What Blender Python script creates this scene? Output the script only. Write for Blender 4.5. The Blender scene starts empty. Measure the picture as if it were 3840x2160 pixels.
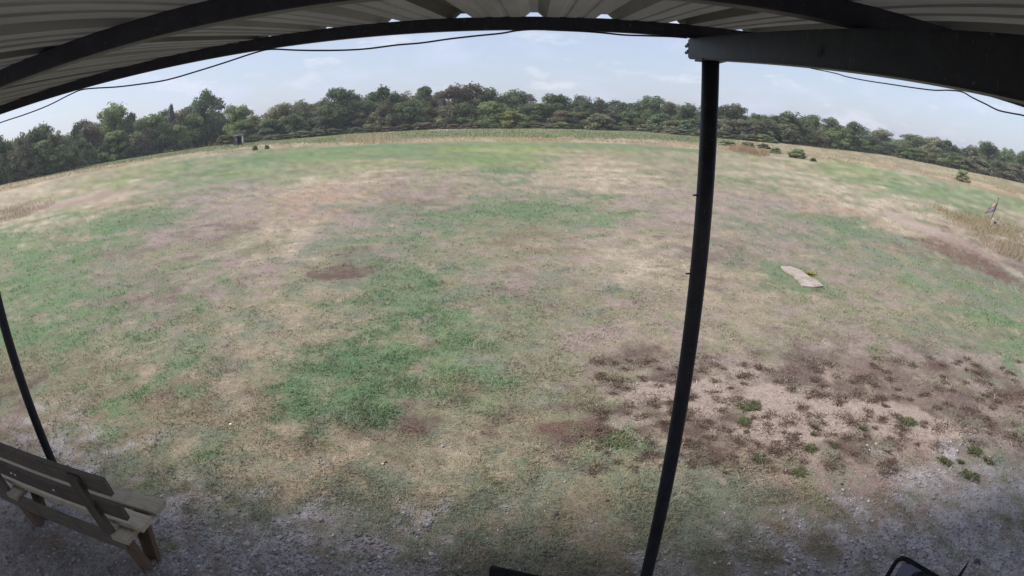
import bpy, bmesh, math, random
import numpy as np
from mathutils import Vector, Matrix

# ------------------------------------------------------------------ camera, sky, sun, exposure
scene = bpy.context.scene
COL = scene.collection
random.seed(7)
RNG = np.random.default_rng(11)
H = 2.8                      # camera height above the ground
FPX, PITCH = 2006.5, 0.32357  # equidistant lens: pixels per radian at 3840 px, downward pitch

cam_d = bpy.data.cameras.new('camera')
cam = bpy.data.objects.new('camera', cam_d)
COL.objects.link(cam)
scene.camera = cam
cam.location = (0, 0, H)
cam.rotation_euler = (math.pi / 2 - PITCH, 0, 0)
cam_d.type = 'PANO'
cam_d.sensor_width = 36.0
cam_d.sensor_fit = 'HORIZONTAL'
cam_d.clip_start = 0.01
cam_d.clip_end = 9000
K1 = -1.0 / (FPX * 36.0 / 3840.0)
for holder in (cam_d, getattr(cam_d, 'cycles', None)):
    if holder is None or not hasattr(holder, 'panorama_type'):
        continue
    holder.panorama_type = 'FISHEYE_LENS_POLYNOMIAL'
    holder.fisheye_fov = math.radians(200)
    holder.fisheye_polynomial_k0 = 0.0
    holder.fisheye_polynomial_k1 = K1
    holder.fisheye_polynomial_k2 = 0.0
    holder.fisheye_polynomial_k3 = 0.0
    holder.fisheye_polynomial_k4 = 0.0

SUN_EL, SUN_AZ = math.radians(47), math.radians(266)   # azimuth clockwise from +Y
S = Vector((math.sin(SUN_AZ) * math.cos(SUN_EL), math.cos(SUN_AZ) * math.cos(SUN_EL), math.sin(SUN_EL)))
sun_d = bpy.data.lights.new('sun', 'SUN')
sun_d.energy = 3.15
sun_d.angle = math.radians(16)
sun_d.color = (1.0, 0.955, 0.915)
sun = bpy.data.objects.new('sun', sun_d)
COL.objects.link(sun)
sun.rotation_euler = S.to_track_quat('Z', 'Y').to_euler()

world = bpy.data.worlds.new('World')
scene.world = world
world.use_nodes = True
wn, wl = world.node_tree.nodes, world.node_tree.links
wn.clear()
w_out = wn.new('ShaderNodeOutputWorld')
w_bg = wn.new('ShaderNodeBackground')
w_sky = wn.new('ShaderNodeTexSky')
w_sky.sky_type = 'NISHITA'
w_sky.sun_disc = False
w_sky.sun_elevation = SUN_EL
w_sky.sun_rotation = SUN_AZ
w_sky.air_density = 1.0
w_sky.dust_density = 1.6
w_sky.ozone_density = 1.5
w_bg.inputs['Strength'].default_value = 0.091
# thin high veil with a few faint wisps of cloud, the same all round the sky
w_tc = wn.new('ShaderNodeTexCoord')
w_map = wn.new('ShaderNodeMapping')
w_map.inputs['Scale'].default_value = (1.0, 1.0, 3.2)
w_n = wn.new('ShaderNodeTexNoise')
w_n.inputs['Scale'].default_value = 5.5
w_n.inputs['Detail'].default_value = 7.0
w_n.inputs['Roughness'].default_value = 0.58
w_n.inputs['Distortion'].default_value = 0.4
w_r = wn.new('ShaderNodeMapRange')
w_r.inputs['From Min'].default_value = 0.50
w_r.inputs['From Max'].default_value = 0.78
w_r.inputs['To Min'].default_value = 0.50
w_r.inputs['To Max'].default_value = 0.86
w_mix = wn.new('ShaderNodeMix')
w_mix.data_type = 'RGBA'
w_mix.inputs[7].default_value = (5.25, 5.75, 7.45, 1)
w_n2 = wn.new('ShaderNodeTexNoise')
w_n2.inputs['Scale'].default_value = 9.0
w_n2.inputs['Detail'].default_value = 6.0
w_n2.inputs['Roughness'].default_value = 0.6
w_r2 = wn.new('ShaderNodeMapRange')
w_r2.inputs['From Min'].default_value = 0.56
w_r2.inputs['From Max'].default_value = 0.72
w_r2.inputs['To Max'].default_value = 0.55
w_mix2 = wn.new('ShaderNodeMix')
w_mix2.data_type = 'RGBA'
w_mix2.inputs[7].default_value = (6.9, 6.9, 7.6, 1)
wl.new(w_tc.outputs['Generated'], w_map.inputs['Vector'])
wl.new(w_map.outputs['Vector'], w_n.inputs['Vector'])
wl.new(w_n.outputs['Fac'], w_r.inputs['Value'])
wl.new(w_r.outputs['Result'], w_mix.inputs[0])
wl.new(w_sky.outputs['Color'], w_mix.inputs[6])
wl.new(w_map.outputs['Vector'], w_n2.inputs['Vector'])
wl.new(w_n2.outputs['Fac'], w_r2.inputs['Value'])
wl.new(w_r2.outputs['Result'], w_mix2.inputs[0])
wl.new(w_mix.outputs[2], w_mix2.inputs[6])
wl.new(w_mix2.outputs[2], w_bg.inputs['Color'])
wl.new(w_bg.outputs['Background'], w_out.inputs['Surface'])

scene.view_settings.view_transform = 'Standard'
scene.view_settings.look = 'None'
scene.view_settings.gamma = 1.0
scene.view_settings.exposure = 0.62
scene.render.engine = 'CYCLES'
scene.cycles.max_bounces = 6
scene.cycles.transparent_max_bounces = 4
scene.cycles.use_denoising = True

# ------------------------------------------------------------------ pixel helpers (photo seen at 2576 x 1449)
Q = 3840 / 2576.0

def ray(pts):
    p = np.atleast_2d(np.array(pts, float)) * Q
    dx, dy = p[:, 0] - 1920, 1080 - p[:, 1]
    r = np.hypot(dx, dy)
    t = r / FPX
    st = np.sin(t) / np.maximum(r, 1e-9)
    R, U, Fw = dx * st, dy * st, np.cos(t)
    return np.c_[R, Fw * math.cos(PITCH) + U * math.sin(PITCH), -Fw * math.sin(PITCH) + U * math.cos(PITCH)]

def gnd(pts, z=0.0):
    d = ray(pts)
    dz = np.minimum(d[:, 2], -0.006)
    return (d * ((z - H) / dz)[:, None])[:, :2]

def azr(pts):
    g = gnd(pts)
    return np.arctan2(g[:, 0], g[:, 1]), np.hypot(g[:, 0], g[:, 1])

# ------------------------------------------------------------------ numpy noise
_T = np.random.default_rng(3).random((256, 256))

def vnoise(x, y, seed=0):
    x = x + seed * 17.31
    y = y + seed * 9.77
    ix, iy = np.floor(x).astype(np.int64), np.floor(y).astype(np.int64)
    fx, fy = x - ix, y - iy
    fx, fy = fx * fx * (3 - 2 * fx), fy * fy * (3 - 2 * fy)
    a = _T[ix & 255, iy & 255]; b = _T[(ix + 1) & 255, iy & 255]
    c = _T[ix & 255, (iy + 1) & 255]; d = _T[(ix + 1) & 255, (iy + 1) & 255]
    return (a * (1 - fx) + b * fx) * (1 - fy) + (c * (1 - fx) + d * fx) * fy

def fbm(x, y, oct=4, seed=0):
    t, amp, tot = 0.0, 1.0, 0.0
    for o in range(oct):
        t = t + amp * vnoise(x * 2 ** o, y * 2 ** o, seed + o * 3)
        tot += amp
        amp *= 0.55
    return t / tot

def sstep(a, b, x):
    t = np.clip((x - a) / (b - a), 0, 1)
    return t * t * (3 - 2 * t)

def lin(r, g, b, k=0.7):
    c = np.array([r, g, b]) / 255.0
    return np.where(c <= 0.04045, c / 12.92, ((c + 0.055) / 1.055) ** 2.4) * k

# ------------------------------------------------------------------ object helpers
def tag(o, label=None, cat=None, group=None, kind=None):
    if label: o['label'] = label
    if cat: o['category'] = cat
    if group: o['group'] = group
    if kind: o['kind'] = kind
    return o

def link(o, parent=None):
    COL.objects.link(o)
    if parent is not None:
        o.parent = parent
    return o

def empty(name, loc=(0, 0, 0), rz=0.0, parent=None):
    o = bpy.data.objects.new(name, None)
    o.empty_display_size = 0.2
    o.location = loc
    o.rotation_euler = (0, 0, rz)
    return link(o, parent)

def np_mesh(name, verts, faces, mat=None, cols=None, colname='col', smooth=False):
    """faces: int array (n,3) or (n,4)"""
    me = bpy.data.meshes.new(name)
    verts = np.asarray(verts, np.float32)
    faces = np.asarray(faces, np.int32)
    n, k = faces.shape
    me.vertices.add(len(verts))
    me.vertices.foreach_set('co', verts.ravel())
    me.loops.add(n * k)
    me.loops.foreach_set('vertex_index', faces.ravel())
    me.polygons.add(n)
    me.polygons.foreach_set('loop_start', np.arange(0, n * k, k, dtype=np.int32))
    me.polygons.foreach_set('loop_total', np.full(n, k, dtype=np.int32))
    if smooth:
        me.polygons.foreach_set('use_smooth', np.ones(n, dtype=bool))
    me.update(calc_edges=True)
    if cols is not None:
        a = me.color_attributes.new(colname, 'FLOAT_COLOR', 'POINT')
        c = np.ones((len(verts), 4), np.float32)
        c[:, :3] = cols
        a.data.foreach_set('color', c.ravel())
    if mat:
        me.materials.append(mat)
    return me

def bm_obj(name, bm, mat, parent=None, smooth=False, loc=None):
    me = bpy.data.meshes.new(name)
    bm.normal_update()
    bm.to_mesh(me)
    bm.free()
    me.materials.append(mat)
    if smooth:
        for p in me.polygons:
            p.use_smooth = True
    o = bpy.data.objects.new(name, me)
    if loc is not None:
        o.location = loc
    return link(o, parent)

def box_bm(sx, sy, sz, bevel=0.0, M=None):
    bm = bmesh.new()
    bmesh.ops.create_cube(bm, size=1.0)
    for v in bm.verts:
        v.co = Vector((v.co.x * sx, v.co.y * sy, v.co.z * sz))
    if bevel:
        bmesh.ops.bevel(bm, geom=bm.edges[:], offset=bevel, segments=2, affect='EDGES', profile=0.6)
    if M is not None:
        bmesh.ops.transform(bm, matrix=M, verts=bm.verts)
    return bm

def plank(name, a, b, up, w, t, mat, parent, bevel=0.004):
    """board from a to b, width w along 'up x dir', thickness t along 'up'; origin in its middle, local x along its length"""
    a, b = Vector(a), Vector(b)
    d = (b - a)
    L = d.length
    x = d.normalized()
    z = Vector(up)
    z = (z - x * z.dot(x)).normalized()
    y = z.cross(x)
    bm = box_bm(L, w, t, bevel)
    o = bm_obj(name, bm, mat, parent)
    M = Matrix((x, y, z)).transposed().to_4x4()
    M.translation = (a + b) / 2
    o.matrix_local = M
    return o

def tube_mesh(name, pts, rad, mat, seg=10, cap=True):
    pts = [Vector(p) for p in pts]
    rads = rad if hasattr(rad, '__len__') else [rad] * len(pts)
    V, Fc = [], []
    ref = None
    for i, p in enumerate(pts):
        t = (pts[min(i + 1, len(pts) - 1)] - pts[max(i - 1, 0)]).normalized()
        if ref is None:
            ref = Vector((0, 0, 1)) if abs(t.z) < 0.9 else Vector((1, 0, 0))
        u = (ref - t * ref.dot(t)).normalized()
        ref = u
        v = t.cross(u)
        for k in range(seg):
            a = 2 * math.pi * k / seg
            V.append(p + (u * math.cos(a) + v * math.sin(a)) * rads[i])
    for i in range(len(pts) - 1):
        for k in range(seg):
            k2 = (k + 1) % seg
            Fc.append((i * seg + k, i * seg + k2, (i + 1) * seg + k2, (i + 1) * seg + k))
    if cap:
        Fc.append(tuple(range(seg - 1, -1, -1)))
        Fc.append(tuple(range((len(pts) - 1) * seg, len(pts) * seg)))
    me = bpy.data.meshes.new(name)
    me.from_pydata([tuple(v) for v in V], [], Fc)
    me.update()
    for p in me.polygons:
        p.use_smooth = len(p.vertices) == 4
    me.materials.append(mat)
    return me

def tube(name, pts, rad, mat, parent=None, seg=10):
    o = bpy.data.objects.new(name, tube_mesh(name, pts, rad, mat, seg))
    return link(o, parent)

# ------------------------------------------------------------------ materials
def new_mat(name):
    m = bpy.data.materials.new(name)
    m.use_nodes = True
    nt = m.node_tree
    b = nt.nodes['Principled BSDF']
    b.inputs['Specular IOR Level'].default_value = 0.25
    return m, nt, b

def nnode(nt, kind, **kw):
    n = nt.nodes.new(kind)
    for k, v in kw.items():
        if k in n.inputs:
            n.inputs[k].default_value = v
        else:
            setattr(n, k, v)
    return n

def noise(nt, vec, scale, detail=4, rough=0.6, dist=0.0):
    n = nnode(nt, 'ShaderNodeTexNoise', Scale=scale, Detail=detail, Roughness=rough, Distortion=dist)
    nt.links.new(vec, n.inputs['Vector'])
    return n.outputs['Fac']

def mrange(nt, val, a, b, c, d):
    n = nnode(nt, 'ShaderNodeMapRange')
    n.inputs[1].default_value = a; n.inputs[2].default_value = b
    n.inputs[3].default_value = c; n.inputs[4].default_value = d
    nt.links.new(val, n.inputs[0])
    return n.outputs[0]

def mixc(nt, fac, A, B, mode='MIX'):
    n = nt.nodes.new('ShaderNodeMix')
    n.data_type = 'RGBA'
    n.blend_type = mode
    for sock, v in ((n.inputs[0], fac), (n.inputs[6], A), (n.inputs[7], B)):
        if isinstance(v, (int, float)):
            sock.default_value = v
        elif isinstance(v, (tuple, list)):
            sock.default_value = (*v[:3], 1)
        else:
            nt.links.new(v, sock)
    return n.outputs[2]

def mul(nt, a, b):
    n = nt.nodes.new('ShaderNodeMath')
    n.operation = 'MULTIPLY'
    for s, v in ((n.inputs[0], a), (n.inputs[1], b)):
        if isinstance(v, (int, float)): s.default_value = v
        else: nt.links.new(v, s)
    return n.outputs[0]

def vscale(nt, col, fac):
    n = nt.nodes.new('ShaderNodeVectorMath')
    n.operation = 'SCALE'
    nt.links.new(col, n.inputs[0])
    if isinstance(fac, (int, float)): n.inputs['Scale'].default_value = fac
    else: nt.links.new(fac, n.inputs['Scale'])
    return n.outputs[0]

def bump(nt, b, h, strength=0.3, dist=0.02):
    n = nnode(nt, 'ShaderNodeBump', Strength=strength, Distance=dist)
    nt.links.new(h, n.inputs['Height'])
    nt.links.new(n.outputs[0], b.inputs['Normal'])

def objcoord(nt, scale=None):
    tc = nt.nodes.new('ShaderNodeTexCoord')
    v = tc.outputs['Object']
    if scale:
        mp = nnode(nt, 'ShaderNodeMapping')
        mp.inputs['Scale'].default_value = scale
        nt.links.new(v, mp.inputs['Vector'])
        v = mp.outputs[0]
    return v

def mat_ground():
    m, nt, b = new_mat('ground_turf')
    at = nnode(nt, 'ShaderNodeVertexColor', layer_name='col')
    v = objcoord(nt)
    n1 = noise(nt, v, 55, 5, 0.75)
    n2 = noise(nt, v, 9, 5, 0.7)
    n3 = noise(nt, v, 1.6, 4, 0.65)
    f = mul(nt, mrange(nt, n1, 0.28, 0.72, 0.62, 1.38), mrange(nt, n2, 0.3, 0.7, 0.80, 1.2))
    c = vscale(nt, at.outputs['Color'], f)
    c = mixc(nt, mrange(nt, n3, 0.48, 0.75, 0.0, 0.15), c, tuple(lin(182, 164, 138)))
    n4 = noise(nt, v, 4.5, 5, 0.75, 0.6)
    c = mixc(nt, mrange(nt, n4, 0.52, 0.74, 0.0, 0.40), c, tuple(lin(112, 98, 86)))
    n5 = noise(nt, v, 22, 4, 0.8)
    c = mixc(nt, mrange(nt, n5, 0.54, 0.74, 0.0, 0.5), c, tuple(lin(94, 84, 76)))
    nt.links.new(c, b.inputs['Base Color'])
    b.inputs['Roughness'].default_value = 1.0
    b.inputs['Specular IOR Level'].default_value = 0.05
    bump(nt, b, n1, 0.6, 0.03)
    return m

def mat_vcol(name, rough=0.9, noise_amt=0.0, translucent=0.0):
    m, nt, b = new_mat(name)
    at = nnode(nt, 'ShaderNodeVertexColor', layer_name='col')
    b.inputs['Roughness'].default_value = rough
    b.inputs['Specular IOR Level'].default_value = 0.08
    nt.links.new(at.outputs['Color'], b.inputs['Base Color'])
    if translucent:
        t = nt.nodes.new('ShaderNodeBsdfTranslucent')
        nt.links.new(at.outputs['Color'], t.inputs['Color'])
        mx = nt.nodes.new('ShaderNodeMixShader')
        mx.inputs[0].default_value = translucent
        nt.links.new(b.outputs[0], mx.inputs[1])
        nt.links.new(t.outputs[0], mx.inputs[2])
        nt.links.new(mx.outputs[0], nt.nodes['Material Output'].inputs['Surface'])
    return m

def mat_leaf(name, base, alt, k=1.0):
    m, nt, b = new_mat(name)
    at = nnode(nt, 'ShaderNodeVertexColor', layer_name='col')
    info = nt.nodes.new('ShaderNodeObjectInfo')
    v = objcoord(nt)
    nz = noise(nt, v, 4.0, 3, 0.6)
    c = mixc(nt, mrange(nt, nz, 0.35, 0.65, 0.0, 1.0), base, alt)
    c = mixc(nt, 1.0, c, at.outputs['Color'], 'MULTIPLY')
    c = vscale(nt, c, mrange(nt, info.outputs['Random'], 0, 1, 0.95 * k, 1.42 * k))
    nt.links.new(c, b.inputs['Base Color'])
    b.inputs['Roughness'].default_value = 0.75
    b.inputs['Specular IOR Level'].default_value = 0.12
    t = nt.nodes.new('ShaderNodeBsdfTranslucent')
    nt.links.new(c, t.inputs['Color'])
    mx = nt.nodes.new('ShaderNodeMixShader')
    mx.inputs[0].default_value = 0.48
    nt.links.new(b.outputs[0], mx.inputs[1])
    nt.links.new(t.outputs[0], mx.inputs[2])
    nt.links.new(mx.outputs[0], nt.nodes['Material Output'].inputs['Surface'])
    return m

def mat_plain(name, c1, c2, scale=8.0, rough=0.6, spec=0.25, bumps=0.0, stretch=None, metal=0.0, lo=0.35, hi=0.65):
    m, nt, b = new_mat(name)
    v = objcoord(nt, stretch)
    n = noise(nt, v, scale, 6, 0.65)
    c = mixc(nt, mrange(nt, n, lo, hi, 0, 1), c1, c2)
    nt.links.new(c, b.inputs['Base Color'])
    b.inputs['Roughness'].default_value = rough
    b.inputs['Specular IOR Level'].default_value = spec
    b.inputs['Metallic'].default_value = metal
    if bumps:
        bump(nt, b, n, bumps, 0.005)
    return m

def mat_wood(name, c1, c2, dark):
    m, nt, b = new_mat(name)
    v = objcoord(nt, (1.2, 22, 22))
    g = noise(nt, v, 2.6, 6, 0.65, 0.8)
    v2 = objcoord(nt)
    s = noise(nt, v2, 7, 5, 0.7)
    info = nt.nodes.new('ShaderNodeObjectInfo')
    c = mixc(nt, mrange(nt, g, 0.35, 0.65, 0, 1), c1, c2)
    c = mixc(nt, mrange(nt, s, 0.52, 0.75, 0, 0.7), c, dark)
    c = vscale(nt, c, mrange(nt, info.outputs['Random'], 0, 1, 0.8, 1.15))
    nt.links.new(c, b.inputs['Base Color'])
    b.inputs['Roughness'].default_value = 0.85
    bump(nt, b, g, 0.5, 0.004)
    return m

def mat_steel():
    m, nt, b = new_mat('painted_steel')
    v = objcoord(nt)
    n1 = noise(nt, v, 14, 6, 0.7)
    n2 = noise(nt, v, 60, 3, 0.6)
    c = mixc(nt, mrange(nt, n1, 0.35, 0.7, 0, 1), (0.013, 0.014, 0.020), (0.026, 0.028, 0.036))
    c = mixc(nt, mrange(nt, n2, 0.66, 0.74, 0, 0.6), c, (0.16, 0.15, 0.14))
    n3 = noise(nt, objcoord(nt, (40, 40, 3)), 3, 3, 0.6)
    c = mixc(nt, mrange(nt, n3, 0.66, 0.72, 0, 0.45), c, (0.11, 0.10, 0.095))
    nt.links.new(c, b.inputs['Base Color'])
    b.inputs['Roughness'].default_value = 0.5
    b.inputs['Specular IOR Level'].default_value = 0.22
    bump(nt, b, n1, 0.15, 0.004)
    return m

def mat_roof():
    m, nt, b = new_mat('roof_sheet_underside')
    v = objcoord(nt, (6, 0.8, 6))
    n1 = noise(nt, v, 2.0, 5, 0.6)
    v2 = objcoord(nt)
    n2 = noise(nt, v2, 3.0, 5, 0.7)
    c = mixc(nt, mrange(nt, n1, 0.3, 0.7, 0, 1), (0.185, 0.18, 0.165), (0.24, 0.235, 0.215))
    c = mixc(nt, mrange(nt, n2, 0.55, 0.8, 0, 0.4), c, (0.18, 0.16, 0.15))
    nt.links.new(c, b.inputs['Base Color'])
    b.inputs['Roughness'].default_value = 0.6
    b.inputs['Specular IOR Level'].default_value = 0.2
    return m

M_GROUND = mat_ground()
M_BLADE = mat_vcol('grass_blades', 0.95, translucent=0.25)
M_DRY = mat_vcol('dry_long_grass', 0.95, translucent=0.5)
M_STONE = mat_vcol('crushed_stone', 0.9)
M_STEEL = mat_steel()
M_ROOF = mat_roof()
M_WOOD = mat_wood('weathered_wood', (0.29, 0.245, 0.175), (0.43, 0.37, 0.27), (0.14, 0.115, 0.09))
M_WOOD_SHADE = mat_wood('weathered_wood_shaded', (0.090, 0.074, 0.056), (0.145, 0.122, 0.094), (0.05, 0.043, 0.038))  # darker copy of the bench wood, shade on the back painted into it
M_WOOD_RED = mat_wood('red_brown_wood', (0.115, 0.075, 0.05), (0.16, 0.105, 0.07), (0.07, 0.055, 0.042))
M_CABLE = mat_plain('black_cable', (0.012, 0.012, 0.016), (0.02, 0.02, 0.026), 20, 0.55)
M_CONC = mat_plain('pale_concrete', tuple(lin(214, 200, 188, 0.66)), tuple(lin(178, 160, 146, 0.6)), 3.5, 0.9, 0.1, 0.6)
M_BLACK = mat_plain('black_fabric', (0.010, 0.010, 0.012), (0.02, 0.02, 0.024), 30, 0.9, 0.15, 0.3)
M_TRUNK = mat_plain('tree_bark', (0.07, 0.06, 0.05), (0.12, 0.105, 0.09), 6, 0.95, 0.05, 0.5, (4, 4, 0.7))
M_WHITE = mat_plain('white_paint', (0.66, 0.65, 0.66), (0.78, 0.77, 0.78), 5, 0.6)
M_HUTGREY = mat_plain('grey_board', (0.09, 0.09, 0.10), (0.14, 0.14, 0.15), 4, 0.9)
M_HUTROOF = mat_plain('mossy_roofing', (0.07, 0.08, 0.06), (0.11, 0.115, 0.09), 4, 0.9)
M_HUTDARK = mat_plain('dark_boards', (0.012, 0.012, 0.02), (0.02, 0.02, 0.03), 4, 0.9)
M_NYLON_P = mat_plain('purple_nylon', (0.40, 0.28, 0.40), (0.46, 0.33, 0.46), 6, 0.7)
M_NYLON_Y = mat_plain('cream_nylon', (0.60, 0.48, 0.36), (0.66, 0.54, 0.42), 6, 0.7)
M_NYLON_K = mat_plain('lilac_nylon', (0.52, 0.44, 0.52), (0.58, 0.50, 0.57), 6, 0.7)

def mat_camo():
    m, nt, b = new_mat('camouflage_fabric')
    v = objcoord(nt)
    n1 = noise(nt, v, 9, 2, 0.45, 0.6)
    n2 = noise(nt, v, 60, 2, 0.5)
    c = mixc(nt, mrange(nt, n1, 0.50, 0.52, 0, 1), (0.13, 0.14, 0.20), (0.010, 0.010, 0.012))
    c = mixc(nt, mrange(nt, n2, 0.4, 0.7, 0, 0.25), c, (0.10, 0.12, 0.15))
    nt.links.new(c, b.inputs['Base Color'])
    b.inputs['Roughness'].default_value = 0.85
    return m
M_CAMO = mat_camo()

# ------------------------------------------------------------------ ground lay-out: where turf, soil, gravel and long grass lie
MOW = [(0, 484), (203, 438), (406, 404), (609, 381), (872, 366), (1100, 358), (1340, 356), (1600, 362), (1720, 370),
       (1803, 378), (2000, 392), (2200, 420), (2400, 460), (2576, 500)]
WEED = [(0, 474), (300, 413), (500, 384), (700, 365), (852, 359), (1000, 352), (1200, 346), (1340, 347), (1500, 349),
        (1700, 356), (1803, 366), (2000, 383), (2200, 410), (2400, 448), (2576, 488)]
TREE = [(0, 467), (270, 406), (540, 364), (872, 335), (1100, 323), (1340, 321), (1600, 327), (1720, 338), (1803, 345),
        (2005, 364), (2210, 386), (2381, 420), (2576, 460)]

def polar(line):
    a, r = azr(line)
    lr = np.log(r)
    a = np.r_[-math.pi, -1.5, a, 1.5, math.pi]
    lr = np.r_[lr[0] + .2, lr[0], lr, lr[-1], lr[-1] + .2]
    return a, lr
P_MOW, P_WEED, P_TREE = polar(MOW), polar(WEED), polar(TREE)

def rline(P, az):
    return np.exp(np.interp(az, P[0], P[1]))

# (cx, cy, rx, ry, tilt in degrees anticlockwise, strength)
GREEN = [
    (1330, 528, 200, 24, 0, .95), (1180, 545, 110, 26, 4, .8), (1080, 585, 95, 26, 8, .7), (1460, 545, 110, 16, 0, .5),
    (1000, 720, 85, 90, 15, .85), (1150, 700, 110, 40, 0, .45), (960, 800, 80, 50, 10, .7), (1180, 640, 200, 40, 0, .35),
    (850, 960, 165, 105, 0, 1.1), (1000, 900, 190, 60, 0, .55), (1190, 770, 150, 50, 0, .5), (1330, 850, 240, 120, 0, .6),
    (1180, 960, 200, 90, 0, .45), (900, 1050, 220, 40, 0, .6),
    (330, 548, 150, 22, 8, .95), (160, 590, 170, 38, 12, .75), (90, 650, 140, 60, 10, .6), (460, 520, 120, 14, 8, .5),
    (140, 780, 210, 130, 0, .8), (330, 760, 140, 80, 0, .55), (60, 880, 150, 100, 0, .7), (250, 700, 150, 50, 5, .5), (560, 640, 120, 30, 8, .35),
    (470, 850, 110, 55, 0, .5), (330, 960, 170, 65, 8, .75), (480, 940, 90, 50, 0, .6), (330, 870, 180, 60, 0, .35),
    (60, 960, 60, 30, 0, .5),
    (1260, 427, 68, 9, 0, 1.1), (1120, 432, 110, 7, 0, .5), (650, 412, 330, 22, 5, .8), (440, 432, 190, 20, 9, .7), (300, 470, 60, 7, 8, .8),
    (680, 440, 60, 5, 3, .8), (900, 392, 300, 16, 2, .85), (1290, 374, 520, 11, 0, .9), (1180, 396, 260, 14, 0, .85),
    (1700, 383, 300, 8, -2, .6), (1850, 400, 120, 9, -4, .7), (1870, 455, 45, 7, -5, .9), (1960, 410, 160, 9, -8, .7),
    (2120, 440, 190, 14, -11, .7), (2300, 492, 75, 9, -8, 1.0), (2330, 470, 230, 22, -16, .7), (2480, 510, 140, 26, -16, .75),
    (1560, 395, 140, 8, 0, .4), (1640, 430, 120, 8, -2, .35),
    (2110, 562, 75, 16, -18, 1.0), (2060, 590, 120, 26, -14, .6), (2220, 640, 170, 40, -22, .65), (2100, 640, 130, 30, -14, .45),
    (2330, 700, 130, 34, -24, .45), (1900, 575, 120, 20, -6, .4), (2480, 830, 130, 80, -15, .7), (2370, 760, 110, 40, -18, .4), (2540, 900, 60, 60, 0, .6),
    (2000, 700, 90, 34, -18, .85), (1950, 665, 40, 14, -15, .7), (2090, 735, 60, 16, -8, .5),
    (1570, 1112, 70, 24, -10, 1.0), (1660, 1135, 50, 14, 0, .6), (1882, 1028, 38, 18, 0, .8), (1410, 1090, 70, 14, 0, .4), (1010, 1110, 120, 22, 0, .55),
    (350, 1140, 150, 45, 6, .55), (520, 1230, 230, 70, 0, .55), (650, 1300, 200, 60, 0, .6), (1000, 1250, 330, 70, 0, .5), (1080, 1390, 200, 60, 0, .75),
    (1350, 1300, 300, 90, 0, .55), (1500, 1390, 220, 60, 0, .7), (1820, 1200, 110, 60, 0, .6), (1760, 1290, 130, 80, 0, .55), (1880, 1380, 120, 50, 0, .5),
    (1560, 1200, 130, 40, 0, .35), (2000, 1190, 40, 14, 0, .6), (930, 1390, 60, 40, 0, .6), (2280, 1330, 70, 60, 10, .3),
]
BROWN = [
    (855, 683, 82, 18, 3, 1.1), (900, 660, 40, 12, 0, .6), (1590, 965, 95, 45, 0, .75), (1540, 1010, 60, 30, 0, .5), (1250, 725, 140, 24, 0, .5), (1400, 690, 60, 14, 0, .5),
    (2110, 930, 190, 55, -6, .6), (2300, 960, 160, 50, -10, .6), (1960, 880, 90, 26, 0, .6), (2450, 1000, 150, 60, -10, .6),
    (1450, 1082, 110, 22, -4, 1.0), (1690, 1078, 90, 26, 0, .95), (1830, 1062, 70, 22, 0, .9), (1820, 1120, 55, 30, 0, .9),
    (1100, 1052, 220, 16, 0, .8), (1340, 1045, 110, 14, 0, .6), (960, 1080, 90, 14, 0, .6), (1560, 1050, 60, 20, 0, .5),
    (1780, 615, 110, 14, -4, .7), (1850, 650, 70, 14, -10, .7), (1620, 600, 120, 9, 0, .5), (1930, 600, 80, 10, -8, .4),
    (450, 612, 170, 20, 9, .75), (330, 655, 130, 18, 8, .5), (480, 735, 70, 22, 6, .6), (620, 690, 120, 14, 0, .35), (90, 660, 50, 10, 5, .5),
    (2430, 645, 150, 22, -24, .95), (2330, 600, 60, 10, -18, .7), (2540, 700, 80, 22, -24, .8),
    (1480, 470, 90, 7, 0, .45), (1500, 404, 120, 5, 0, .4), (2130, 525, 130, 10, -14, .45), (2000, 505, 220, 20, -6, .45), (960, 495, 200, 20, 2, .42), (720, 520, 120, 12, 4, .4),
    (1020, 470, 240, 12, 0, .3), (1700, 500, 160, 18, 0, .3),
    (30, 970, 60, 40, 0, .8), (120, 1000, 90, 22, -8, .6), (230, 1085, 60, 20, 18, .6), (560, 1020, 110, 40, 0, .5), (600, 960, 60, 40, 0, .35),
    (1050, 1150, 60, 14, 0, .5), (1150, 1110, 100, 16, 0, .5), (760, 1120, 120, 18, 0, .4), (1240, 1190, 120, 14, 0, .35), (1900, 1130, 50, 18, 0, .6),
]
BARE = [
    (1750, 985, 150, 40, -6, .9), (1640, 925, 110, 14, -4, .7), (2080, 1035, 230, 40, -6, 1.1), (1930, 990, 100, 30, 0, .9), (2020, 900, 120, 14, -6, .7), (2260, 1060, 200, 40, -8, 1.0), (1960, 1080, 150, 40, 0, .9),
    (2200, 1120, 240, 50, -6, .8), (2420, 1080, 150, 60, -8, .7), (1560, 905, 70, 10, 0, .5), (2200, 880, 120, 14, -8, .5), (1620, 1040, 100, 20, 0, .6),
    (90, 1060, 150, 40, -10, .4), (260, 1050, 90, 22, 0, .8), (60, 1010, 80, 24, 0, .6), (430, 1070, 70, 18, 4, .6),
    (2330, 575, 160, 12, -22, .9), (2460, 640, 120, 10, -26, .9), (2230, 530, 90, 9, -14, .8), (2150, 500, 90, 7, -10, .6), (200, 505, 160, 8, 10, .9), (60, 560, 80, 6, 14, .7),
    (1400, 1060, 60, 10, 0, .6), (1480, 1120, 40, 10, 0, .5), (1880, 640, 90, 8, -12, .5), (1750, 660, 90, 8, -6, .4), (1560, 635, 200, 14, 0, .25),
    (2000, 1150, 160, 30, 0, .5), (1440, 745, 120, 12, 0, .3), (2480, 720, 90, 12, -24, .5),
]
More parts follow.
